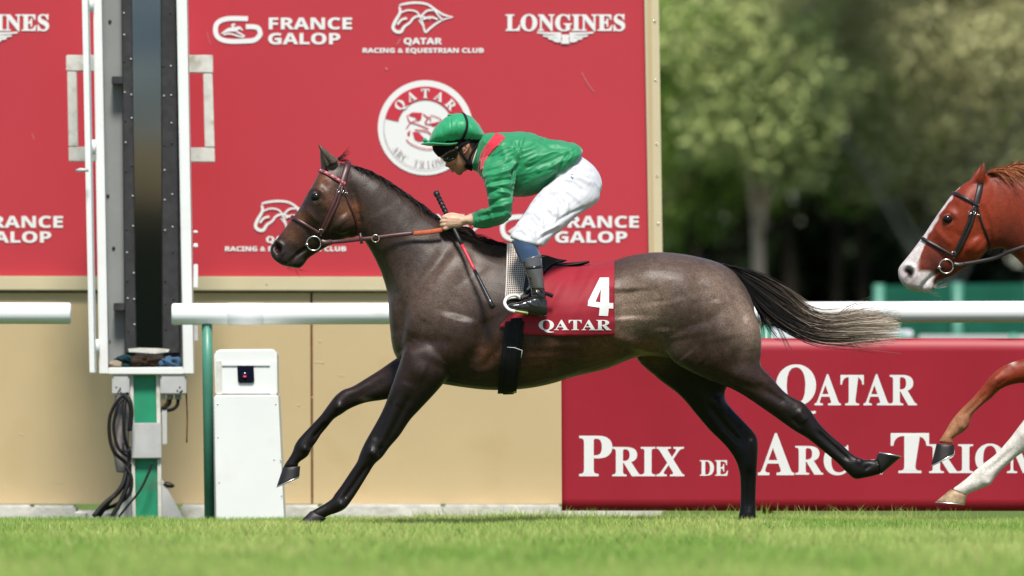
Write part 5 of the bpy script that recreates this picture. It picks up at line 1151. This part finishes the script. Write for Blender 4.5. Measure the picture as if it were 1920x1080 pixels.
for s in (-1, 1):
    fl = [(1008, 478), (1020, 490), (1042, 497), (1062, 500), (1040, 504), (1026, 512), (1018, 520), (1004, 540), (990, 560), (982, 552), (986, 520), (996, 490)]
    V, q = [], []
    for x, y in fl:
        p = W(x, y, 0); h = bv1.ray_cast(Vector((p.x, s*1.5, p.z)), Vector((0, -s, 0))); V.append(h[0]+h[1]*.03 if h[0] is not None else Vector((p.x, s*.11, p.z)))
    k = len(V); V += [p+Vector((0, s*.006, 0)) for p in V]; cidx = [sum(V[:k], Vector())/k, sum(V[k:], Vector())/k]
    V += cidx; Fq = [(2*k, i, (i+1) % k) for i in range(k)]+[(2*k+1, k+(i+1) % k, k+i) for i in range(k)]+[(i, k+i, k+(i+1) % k, (i+1) % k) for i in range(k)]
    mk('flap', V, Fq, M['saddle_black'], sad, True)
    ys = s*.345
    mk('stirrup_leather', *free_ribbon([W(1010, 498, s*.25), W(1006, 528, s*.29), W(994, 552, s*.315), W(976, 560, s*.335)], .016, .004, (0, s, 0)), M['black'], sad, True)
    mk('stirrup', *tube([W(966, 584, ys+s*.05), W(954, 580, ys+s*.045), W(946.5, 570, ys+s*.03), W(949, 560, ys), W(958, 554.5, ys-s*.02), W(968, 554, ys-s*.035), W(976, 560, ys-s*.045)], .0075, 10, 5), M['white'], sad, True)
    mk('stirrup_tread', *loft([((962, 580), (962.5, 585.5), .05, s*.35, 4), ((990, 585), (990, 590), .05, s*.35, 4)], 3, 16), pm('pale_green_tread', (0.30, 0.36, 0.14), 0.4, 0.4) if s < 0 else M['white'], sad, True)
    mk('girth_strap', *free_ribbon([W(1016, 548, s*.335), W(1026, 551, s*.34), W(1037, 555.5, s*.335)], .018, .006, (0, s, 0)), M['elastic'], sad, True)

# ------------------------------------------------------------------ jockey
M['skin'] = pm('skin', (0.36, 0.19, 0.125), 0.5, 0.4, attr='Col', var=0.06, vscale=40, bump=0.1, bscale=300)
M['silk'] = pm('green_silk', (0.006, 0.21, 0.075), 0.5, 0.4, var=0.06, vscale=8, sheen=0.25, bump=0.12, bscale=70, bdist=0.004)
M['silk_red'] = pm('red_silk', (0.52, 0.018, 0.035), 0.36, 0.5, var=0.1, vscale=12, sheen=0.25, bump=0.12, bscale=60, bdist=0.004)
M['breech'] = pm('white_breeches', (0.56, 0.56, 0.59), 0.45, 0.4, var=0.03, vscale=10, sheen=0.2, bump=0.10, bscale=80, bdist=0.004)
M['gaiter'] = pm('blue_gaiter', (0.022, 0.052, 0.115), 0.7, 0.25, var=0.15, vscale=18, bump=0.3, bscale=50, sheen=0.3)
M['boot'] = pm('black_boot', (0.012, 0.011, 0.012), 0.22, 0.5, coat=0.4, bump=0.1, bscale=35, bdist=0.004)
M['boot_grey'] = pm('grey_boot_top', (0.085, 0.08, 0.08), 0.28, 0.5, coat=0.4, var=0.2, vscale=20, bump=0.1, bscale=30, bdist=0.004)
M['lens_dark'] = pm('goggle_lens', (0.004, 0.004, 0.005), 0.14, 0.35, coat=0.1)
M['band_black'] = pm('black_skull_cap', (0.008, 0.008, 0.009), 0.9, 0.1)
jo = empty('person', 'jockey in green silks, white breeches and green cap crouching over the saddle', 'person', tuple(W(1010, 480, 0)))
HEADJ = [((859, 327), (878, 318), .026, 0, 2, 0), ((853, 323), (884, 309), .044, 0, 2.1, 0), ((848.5, 317), (889, 297), .058, 0, 2.2, -.05), ((842, 310), (895, 283), .066, 0, 2.3, -.05), ((833, 302), (900, 268), .072, 0, 2.4, -.05), ((823, 293), (903, 253), .076, 0, 2.4, 0), ((813, 280), (902, 238), .078, 0, 2.3, 0), ((813, 258), (890, 226), .074, 0, 2.2, 0), ((830, 235), (868, 221), .05, 0, 2, 0)]
skin = [loft(HEADJ, 6, 36)]
skin.append(loft([((866, 302), (906, 258), .056, 0), ((880, 312), (912, 262), .055, 0), ((896, 322), (925, 262), .062, 0), ((925, 330), (950, 262), .09, 0)], 5, 28))                 # neck
skin.append(loft([((833, 300), (840, 296), .010, 0), ((835.2, 306), (845, 300), .013, 0), ((835.0, 311.8), (848, 304), .0185, 0), ((840.5, 314), (849, 308), .016, 0)], 5, 16))      # nose
skin.append(ellipsoid(846.3, 316.0, 0, .0105, .019, .0058, 14)); skin.append(ellipsoid(849.2, 321.0, 0, .0105, .016, .0058, 14))                                               # lips
skin.append(ellipsoid(861, 324, 0, .016, .018, .011, 14)); skin.append(ellipsoid(838, 299, .034, .020, .022, .014, 14)); skin.append(ellipsoid(838, 299, -.034, .020, .022, .014, 14))
skin.append(ellipsoid(849, 302, .044, .02, .02, .02, 14)); skin.append(ellipsoid(849, 302, -.044, .02, .02, .02, 14))                                                          # cheekbones
for s in (-1, 1):                                          # ears
    skin.append(loft([((862, 271), (876, 264), .008, s*.076), ((865, 277), (881, 271), .010, s*.082), ((867, 284), (879, 279), .009, s*.08), ((868, 290), (874, 287), .007, s*.074)], 4, 14))
    # inner body, arms and legs
    skin.append(loft([((915, 330), (960, 275), .05, s*.13), ((925, 350), (952, 345), .04, s*.185), ((925, 395), (950, 400), .038, s*.19), ((905, 400), (920, 418), .034, s*.165), ((886, 402.5), (889, 423), .028, s*.118), ((874, 404), (875, 421), .027, s*.108), ((864, 404.5), (864, 425), .028, s*.104)], 5, 18))
    # palm and fingers closed round the rein and stick
    skin.append(loft([((866, 404), (866, 426), .025, s*.104, 2.3), ((856, 402), (856, 428.5), .027, s*.107, 2.5), ((846, 402.5), (845, 429), .026, s*.110, 2.6), ((839, 405), (837, 428), .020, s*.112, 2.4)], 4, 18))
    for i in range(4):
        ky = 407+i*6.3; kx = 842-[2, 3.5, 3, 0.5][i]-i*0.8; ln = [9, 10.5, 10, 8][i]
        skin.append(chain([((kx+2, ky), s*.116, .0105), ((kx-ln*0.55, ky+.9+i*.5), s*.118, .0095), ((kx-ln*0.98, ky+1.6+i*.5), s*.103, .009), ((kx-ln*0.75, ky+1.8+i*.4), s*.085, .0085), ((kx-ln*.1, ky+1.6+i*.2), s*.077, .0075)], 10, 3))
    skin.append(chain([((862, 406), s*.092, .012), ((850, 403), s*.082, .0115), ((840, 403.5), s*.078, .0105), ((831, 407.5), s*.085, .0085)], 10, 3))
    skin.append(loft([((1085, 325), (1108, 352), .045, s*.08), ((1022, 375), (1072, 398), .06, s*.16), ((978, 423), (1016, 448), .045, s*.27), ((968, 460), (1002, 462), .042, s*.315), ((986, 510), (1014, 508), .04, s*.34), ((1002, 555), (1020, 556), .035, s*.35)], 5, 18))
skin.append(loft([((910, 262), (905, 320), .09, 0), ((960, 262), (945, 345), .15, 0), ((1030, 272), (1005, 350), .14, 0), ((1080, 306), (1048, 348), .10, 0), ((1098, 322), (1078, 358), .07, 0)], 5, 24))
bj = union('body', skin, 0.0034)
v = get_v(bj); e = edges_of(bj); v = smooth_v(v, e, 3); put_v(bj, v); n = get_n(bj); px, py = PX(v)
v = sculpt(v, n, [([(841, 313), (844, 314.5)], 1.2, -2.5), ([(845, 318.4), (853, 317.6), (857, 318)], 1.1, -3.5), ([(855, 322), (858, 320)], 1.5, -1.5), ([(849, 313), (856, 319)], 2, -1.6), ([(871, 273), (874, 279), (871, 286)], 1.6, -6), ([(866, 270), (874, 268), (880, 272), (877, 281), (871, 288)], 1.6, 2),
                  ([(834, 298), (842, 294)], 2, -2), ([(852, 326), (868, 318), (880, 308)], 3, 1.5), ([(866, 418), (878, 418)], 1.5, -1.5), ([(842, 409), (862, 410)], 1.2, 1.2), ([(842, 415), (860, 415)], 1.2, 1.2), ([(842, 421), (860, 419)], 1.2, 1.2)], px, py); put_v(bj, v)
g = lambda x, y, r: np.exp(-((px-x)**2+(py-y)**2)/r**2)
c = np.tile(np.array([0.37, 0.165, 0.10]), (len(v), 1)); hand = (px < 895) & (py > 395); c[hand] = (0.55, 0.34, 0.235)
def blend(c, w, col): return c*(1-w[:, None])+np.array(col)*w[:, None]
c = blend(c, np.clip(g(848.5, 317, 4.5)*.7, 0, 1)*(np.abs(v[:, 1]) < .03), (0.33, 0.10, 0.085)); c = blend(c, g(872, 278, 8)*.5, (0.52, 0.25, 0.17)); c = blend(c, g(840, 310, 6)*.3, (0.42, 0.17, 0.11)); c = blend(c, g(866, 318, 9)*.3, (0.26, 0.15, 0.11))
c = blend(c, in_poly(px, py, [(860, 262), (905, 262), (893, 274), (884, 281), (880, 268)])*.9, (0.035, 0.022, 0.015))
knk = np.clip(g(841, 408, 3)+g(838, 414, 3)+g(838, 420, 3)+g(840, 426, 3), 0, 1)*.35; c = blend(c, knk, (0.55, 0.26, 0.18))
set_col(bj, c); link('body', bj, M['skin'], jo)
band = in_poly(px, py, [(800, 262), (906, 262), (895, 268), (864, 270), (861, 275), (846, 282), (834, 288), (824, 294), (818, 294), (808, 280)])
shell('skull_cap', bj, [(798, 255), (906, 255), (895, 268), (864, 270), (861, 276), (848, 281), (836, 287), (826, 293.5), (818, 296), (806, 282)], 0.004, M['band_black'], jo)
gg = shell('goggles', bj, [(829, 296), (837, 288), (848, 282), (857, 280.5), (860, 285), (857, 294), (851, 301), (843, 303.5), (835, 301)], 0.009, M['lens_dark'], jo)
bvj = bvh_of(bj)
for s in (-1, 1): mk('goggle_strap', *strap_geo([(855, 284), (866, 274), (880, 266), (894, 258)], bvj, .018, .003, s, 5, 0, .005), M['band_black'], jo, True)
mk('goggle_clip', *join([ellipsoid(856, 277, s*.086, .008, .005, .008, 10) for s in (-1, 1)]), pm('khaki_clip', (0.22, 0.19, 0.09), 0.5, 0.3), jo, True)
mk('chin_strap', *join([strap_geo([(860, 272), (863, 283), (869, 294), (876, 303), (881, 311)], bvj, .015, .004, s, 5, 0, .004) for s in (-1, 1)]+[strap_geo([(903, 263), (895, 271), (887, 281), (881, 292), (878, 302)], bvj, .013, .004, s, 5, 0, .006) for s in (-1, 1)]), M['elastic'], jo, True)
mk('chin_cup', *join([strap_geo([(873, 306), (880, 311), (886, 314)], bvj, .04, .007, s, 5, 0, .005) for s in (-1, 1)]), M['elastic'], jo, True)

# green cap over the helmet
hel = [loft([((803, 266), (804, 272), .03, 0), ((807, 257), (808, 272.5), .058, 0), ((813, 244), (815, 272.5), .082, 0), ((822, 232), (826, 273), .097, 0), ((838, 219.5), (842, 274), .110, 0), ((858, 212.5), (858, 272), .116, 0), ((880, 218), (876, 269), .113, 0), ((895, 231), (890, 268), .098, 0), ((904, 244), (900, 263), .066, 0), ((907, 251), (905, 258), .03, 0)], 6, 40)]
hm = union('cap', hel, 0.004); v = get_v(hm); e = edges_of(hm); v = smooth_v(v, e, 4); put_v(hm, v); n = get_n(hm); px, py = PX(v)
fold = 0.0022*np.sin(px*0.75+vnoise(v, 18, 41)*7)*np.exp(-((py-263)/6)**2)*(0.5+vnoise(v, 12, 45))+0.004*vnoise(v*[1, .6, .5], 30, 42)*np.exp(-((px-876)/14)**2)+0.003*vnoise(v*[1, 1, .6], 16, 43)+0.0022*(1-2*np.abs(vnoise(v*[1.4, 1, .5], 34, 44)))-0.003*np.exp(-((px-846-(py-240)*.1)/1.2)**2)
v = v+n*fold[:, None]; put_v(hm, v)
M['silk_cap'] = pm('green_cap_silk', (0.010, 0.27, 0.105), 0.48, 0.4, var=0.06, vscale=14, sheen=0.25, bump=0.25, bscale=60, bdist=0.004)
cap_o = link('cap', hm, M['silk_cap'], jo); bvh_h = bvh_of(hm)
mk('peak', *loft([((789, 269.5), (789.5, 271.2), .018, 0), ((793, 268), (794, 272), .046, 0), ((801, 266.5), (802, 273.5), .070, 0), ((812, 266), (813, 274), .088, 0), ((826, 267), (827, 275), .098, 0), ((844, 268), (845, 275.5), .106, 0), ((858, 267), (858, 272), .108, 0)], 5, 32), M['silk_cap'], cap_o, True)
mk('bow', *join([ellipsoid(796.5, 263, 0, .010, .012, .012, 10), ellipsoid(801.5, 265, .008, .008, .010, .007, 8)]), M['silk_cap'], cap_o, True)
mk('button', *ellipsoid(844, 216, 0, .014, .014, .006, 10), M['silk_cap'], cap_o, True)
arc = [(868, 213), (872, 219), (875, 229), (875.5, 238), (873, 248), (869, 258), (863, 267), (859, 271)]
mk('cap_band', *join([strap_geo(arc, bvh_h, .013, .003, s, 6, 0, .003) for s in (-1, 1)]), M['elastic'], cap_o, True)

# jacket
def sleeve(s):
    return loft([((903, 300), (985, 268), .055, s*.10, 2.3), ((902, 314), (975, 290), .060, s*.145, 2.3), ((906, 334), (968, 328), .060, s*.185, 2.3), ((911.5, 352), (964, 352), .058, s*.20, 2.3), ((915, 370), (962, 374), .057, s*.205, 2.3), ((917, 384), (960, 392), .056, s*.20, 2.2), ((913, 391), (955, 409), .055, s*.195, 2.2),
                 ((904, 393.5), (940, 419), .052, s*.178, 2.2), ((895, 396.5), (915, 426), .046, s*.155, 2.2), ((889, 399.5), (894, 427.5), .040, s*.130, 2.2), ((887, 400.5), (888.5, 427), .037, s*.122, 2.2)], 6, 28)
jac = [loft([((902, 254), (891, 318), .068, 0, 2.2), ((912, 250), (898, 326), .10, 0, 2.2), ((930, 249), (908, 338), .15, 0, 2.2), ((958, 249), (932, 353), .19, 0, 2.3), ((985, 248), (962, 366.5), .195, 0, 2.3), ((1003, 251), (980, 367), .19, 0, 2.3), ((1020, 259), (996, 366), .185, 0, 2.3),
             ((1042, 262.5), (1013, 360), .18, 0, 2.4), ((1066, 267), (1036, 345), .175, 0, 2.4), ((1083, 272), (1056, 332), .17, 0, 2.4), ((1092, 283), (1070, 320), .155, 0, 2.4), ((1088, 294), (1077, 312), .13, 0, 2.2)], 6, 44), sleeve(-1), sleeve(1)]
jm = union('jacket', jac, 0.0042); v = get_v(jm); e = edges_of(jm); v = smooth_v(v, e, 4); put_v(jm, v); n = get_n(jm); px, py = PX(v)
# folds of the silk: traced creases over a field of long soft ripples
J = [([(962, 268), (972, 285), (968, 305), (955, 320), (930, 332)], 3.0, 7), ([(968, 270), (977, 288), (972, 310), (958, 326)], 2.6, -7), ([(985, 250), (977, 268), (968, 300)], 3, 5), ([(905, 322), (935, 315), (962, 300)], 3, -6), ([(908, 330), (938, 326), (962, 314)], 3, 6), ([(912, 345), (940, 338), (966, 334)], 2.6, -6), ([(912, 351), (945, 346), (966, 342)], 2.6, 5),
     ([(914, 362), (940, 352), (962, 356)], 2.4, -5), ([(930, 358), (955, 363)], 2.2, 5), ([(918, 383), (940, 372), (960, 368)], 2.6, -6), ([(920, 390), (945, 385), (960, 378)], 2.6, 5), ([(900, 405), (930, 397), (955, 392)], 2.6, -6), ([(898, 414), (925, 408), (948, 402)], 2.4, 5), ([(905, 422), (935, 415), (950, 405)], 2.2, -4), ([(915, 392), (925, 410)], 2.2, 4), ([(895, 403), (902, 422)], 2.0, -3),
     ([(965, 310), (963, 345), (962, 364)], 3.5, -10), ([(975, 350), (1000, 335), (1030, 322)], 4, 5), ([(985, 358), (1015, 345), (1050, 325)], 3, -6), ([(990, 300), (1020, 290), (1050, 282)], 3, 4), ([(985, 315), (1020, 305), (1060, 290)], 3, -4), ([(1005, 322), (1035, 312), (1070, 295)], 3, 5), ([(1015, 262), (1030, 275), (1050, 280)], 3, -4), ([(1031, 258), (1045, 272), (1075, 275)], 3, 5),
     ([(1075, 285), (1062, 305), (1055, 325)], 3, 5), ([(1068, 283), (1055, 303), (1045, 325)], 2.6, -5), ([(1020, 335), (1035, 320), (1042, 305)], 4, 6), ([(1000, 330), (1010, 315)], 5, 5), ([(940, 275), (950, 300), (940, 320)], 5, 4), ([(925, 290), (915, 305), (905, 315)], 3, -4), ([(1060, 300), (1066, 288), (1080, 280)], 2.4, -5), ([(1010, 368), (1030, 350), (1058, 332), (1074, 318)], 2.2, 3)]
v = sculpt(v, n, [(p, r*1.15, a*1.35) for p, r, a in J], px, py)
q = np.column_stack([v[:, 0]*0.8+v[:, 2]*0.6, v[:, 1]*0.7, v[:, 2]*1.1-v[:, 0]*0.55])
arm = sstep(980, 955, px)*sstep(318, 345, py)
q2 = v*[0.6, 0.7, 2.0]
r1 = 1-np.abs(vnoise(q*[.45, 1, 1.6], 26, 51)); r2 = 1-np.abs(vnoise(q2, 22, 52))
v = v+n*(((r1**4*0.0065*(0.4+0.9*np.abs(vnoise(v, 9, 57)))-0.001)*(1-arm)+(r2**4*0.0065-0.001)*arm)+0.0016*vnoise(v, 34, 53))[:, None]
v = smooth_v(v, e, 1, None, .4, False); put_v(jm, v); jk_o = link('jacket', jm, M['silk'], jo)
# red collar patch, green neckband, white undershirt
shell('collar', jm, [(899, 303), (897, 322), (904, 322), (909, 303), (919, 290), (930, 278), (948, 259), (944, 254), (930, 249), (924, 256), (912, 272), (902, 288)], 0.004, M['silk_red'], jk_o)
mk('neckband', *loft([((903, 251), (884, 317.5), .064, 0, 2.1), ((905, 250.5), (887, 319.5), .068, 0, 2.1), ((912, 251), (897, 322), .074, 0, 2.1), ((918, 256), (904, 318), .06, 0, 2.1)], 4, 32), M['silk'], jo, True)
mk('undershirt', *loft([((902.5, 256), (881.5, 315.5), .058, 0, 2.1), ((905, 256), (886, 317), .058, 0, 2.1)], 3, 28), M['white'], jo, True)
mk('cuff', *join([tube([W(887.5, 402, s*.120), W(889.5, 426, s*.120)], .004, 6) for s in (-1, 1)]), M['silk'], jk_o, True)

# breeches
br = [loft([((1058, 285), (1030, 350), .135, 0, 2.3), ((1082, 290), (1035, 372), .155, 0, 2.4), ((1104, 303), (1045, 392), .17, 0, 2.4), ((1121, 322), (1072, 398), .16, 0, 2.3), ((1128.5, 343), (1098, 390), .13, 0, 2.2), ((1127, 358), (1112, 381), .09, 0, 2)], 5, 40)]
for s in (-1, 1):
    br.append(loft([((1080, 300), (1126, 352), .08, s*.075, 2.2), ((1046, 328), (1122, 376), .092, s*.10, 2.3), ((1018, 354), (1102, 392), .092, s*.135, 2.3), ((1001, 374), (1080, 407), .088, s*.175, 2.3), ((987.5, 393), (1060, 425), .082, s*.215, 2.2), ((974, 412), (1042, 439), .076, s*.25, 2.2), ((963, 428), (1028, 452), .070, s*.28, 2.2), ((957.5, 440), (1019, 461), .064, s*.298, 2.2), ((958, 447), (1010, 462), .056, s*.305, 2.1)], 5, 28))
bm_ = union('breeches', br, 0.0042); v = get_v(bm_); e = edges_of(bm_); v = smooth_v(v, e, 4); put_v(bm_, v); n = get_n(bm_); px, py = PX(v)
B = [([(1000, 380), (1015, 372), (1030, 385), (1032, 400)], 3, 5), ([(1012, 366), (1030, 372), (1042, 390), (1042, 408)], 3, 6), ([(1020, 362), (1038, 368), (1050, 385), (1052, 402)], 2.6, -6), ([(1032, 356), (1050, 362), (1062, 380), (1064, 396)], 3, 5), ([(985, 400), (1002, 398), (1015, 412), (1018, 430)], 3, 6), ([(978, 412), (995, 410), (1006, 424), (1010, 442)], 2.6, -6), ([(970, 424), (985, 420), (998, 434), (1003, 452)], 3, 5),
     ([(963, 436), (975, 434), (985, 444)], 2.4, -5), ([(1010, 440), (1030, 430), (1050, 420)], 2.4, 4), ([(1008, 452), (1025, 440), (1045, 430)], 2.4, -4), ([(1045, 415), (1070, 400), (1100, 388)], 3, -5), ([(1050, 340), (1075, 345), (1095, 360)], 3.5, -4), ([(1060, 330), (1085, 332), (1110, 345)], 4, 4), ([(1070, 320), (1095, 318), (1115, 325)], 3.5, -3), ([(1040, 350), (1070, 362), (1088, 380)], 3.5, 4), ([(1078, 305), (1100, 306)], 3, -3), ([(1024, 395), (1040, 410)], 3, -4)]
v = sculpt(v, n, [(p, r*1.2, a*1.5) for p, r, a in B], px, py); r1 = 1-np.abs(vnoise(np.column_stack([v[:, 0]*1.3-v[:, 2]*.5, v[:, 1], v[:, 2]*.7+v[:, 0]*.5]), 22, 61)); low = sstep(1110, 1030, px)
v = v+n*((r1**3*.003-.001)*(0.3+.7*low)+.0012*vnoise(v, 36, 62))[:, None]; v = smooth_v(v, e, 1, None, .4, False); put_v(bm_, v); bre = link('breeches', bm_, M['breech'], jo)
bvb = bvh_of(bm_)
M['blue_print'] = pm('blue_print', (0.05, 0.06, 0.3), 0.6, 0.2)
for s in (-1, 1):
    mk('seam', *strap_geo([(1072, 322), (1092, 330), (1115, 340)], bvb, .0022, .0012, s, 6, 0, .0008), M['old_white'], bre, True)
    for x, y in ((1072, 330), (1073, 336), (1071, 334)): mk('print', *strap_geo([(x-1.4, y), (x+1.4, y-.4)], bvb, .004, .0012, s, 3, 0, .001), M['blue_print'], bre, True)
for s in (-1, 1):
    gt = loft([((960, 451), (1000, 444), .052, s*.303, 2.1), ((962, 459), (1003, 452), .053, s*.308, 2.1), ((968, 474), (1009, 465), .053, s*.318, 2.1), ((974, 489), (1013, 480), .050, s*.328, 2.1), ((976, 494), (1014, 485), .047, s*.332, 2.1)], 5, 28)
    V = np.array(gt[0]); k = vnoise(V*[.6, .8, 2.5], 26, 71); V[:, 1] += s*.0022*k; V[:, 0] += .0018*k
    mk('gaiter', V, gt[1], M['gaiter'], jo, True)
    bo = [loft([((980, 496), (1015, 492), .046, s*.336, 2.1), ((986, 512), (1017, 510), .045, s*.341, 2.1), ((992, 532), (1019, 530), .041, s*.345, 2.1), ((996, 548), (1022, 546), .039, s*.348, 2.1), ((995, 562), (1025, 566), .040, s*.350, 2.1), ((994, 572), (1027, 580), .040, s*.350, 2.1)], 5, 24),
          loft([((1026, 564), (1026, 591), .026, s*.35, 2.5), ((1019, 556), (1019, 593.5), .037, s*.35, 2.5), ((1004, 553), (1004, 592), .041, s*.35, 2.6), ((990, 560), (990, 588.5), .041, s*.352, 2.6), ((972, 566.5), (972, 583), .045, s*.356, 2.6), ((957, 569), (957, 580), .042, s*.358, 2.5), ((950.5, 571.5), (951, 577.5), .026, s*.358, 2.2)], 5, 24)]
    mb = union('boot', bo, 0.0036); v = get_v(mb); e = edges_of(mb); v = smooth_v(v, e, 4); put_v(mb, v); n = get_n(mb); px, py = PX(v)
    v = sculpt(v, n, [([(991, 545), (1005, 542), (1020, 552)], 2, -4), ([(990, 551), (1006, 548), (1022, 560)], 2, 4), ([(996, 558), (1010, 560), (1020, 570)], 1.8, -3), ([(985, 562), (995, 570), (1005, 575)], 1.8, 3), ([(990, 520), (1004, 524), (1008, 535)], 3, 3), ([(975, 566), (980, 575)], 2, -2.5), ([(951, 579), (975, 585), (1000, 591), (1026, 592)], 1.6, 3)], px, py); put_v(mb, v)
    o = link('boot', mb, M['boot'], jo)
    mk('boot_top', *loft([((977, 487.5), (1014.5, 477), .051, s*.331, 2.1), ((979.5, 494), (1016, 488), .051, s*.335, 2.1), ((983, 503), (1016.5, 499), .050, s*.339, 2.1)], 5, 28), M['boot_grey'], o, True)
    mk('boot_shaft', *loft([((984, 505.5), (1017, 501.5), .0495, s*.340, 2.1), ((988, 518), (1018.5, 515), .0475, s*.343, 2.1), ((993.5, 535), (1020.5, 533), .0435, s*.346, 2.1), ((996, 541), (1021, 541), .041, s*.347, 2.1)], 5, 28), M['boot_grey'], o, True)
    mk('boot_seam', *loft([((983, 502), (1017, 498), .052, s*.339, 2.1), ((984, 506), (1017.6, 502), .0515, s*.340, 2.1)], 2, 28), M['boot'], o, True)
    mk('tie', *tube([W(1012, 483, s*.378), W(1018, 481, s*.376), W(1024, 480, s*.372)], .0025, 6), M['black'], o, True)

# whip held upright in the near hand
def wp(t): return W(818+(924-818)*t, 362+(576-362)*t, -.005-.36*t)
def seg_(t0, t1, r0, r1, n=6): return tube([wp(t0+(t1-t0)*i/n) for i in range(n+1)], np.linspace(r0, r1, n+1), 12)
wh = empty('whip', 'thin black and red riding whip held in the jockey\'s fist', 'whip', tuple(wp(.3)))
mk('handle', *seg_(.02, .58*.78, .0115, .009), M['black'], wh, True); mk('knob', *tube([wp(-.012), wp(-.006), wp(.015), wp(.03)], [.009, .0145, .0145, .0115], 12), M['black'], wh, True)
for i in range(9): mk('grip_ring', *seg_(.045+i*.032, .058+i*.032, .0127, .0127, 1), M['elastic'], wh, True)
M['whip_red'] = pm('red_whip_shaft', (0.60, 0.03, 0.06), 0.4, 0.4)
mk('shaft', *seg_(.455, .68, .0078, .0072), M['whip_red'], wh, True); mk('flap', *seg_(.68, 1.0, .0085, .0125), M['boot'], wh, True)
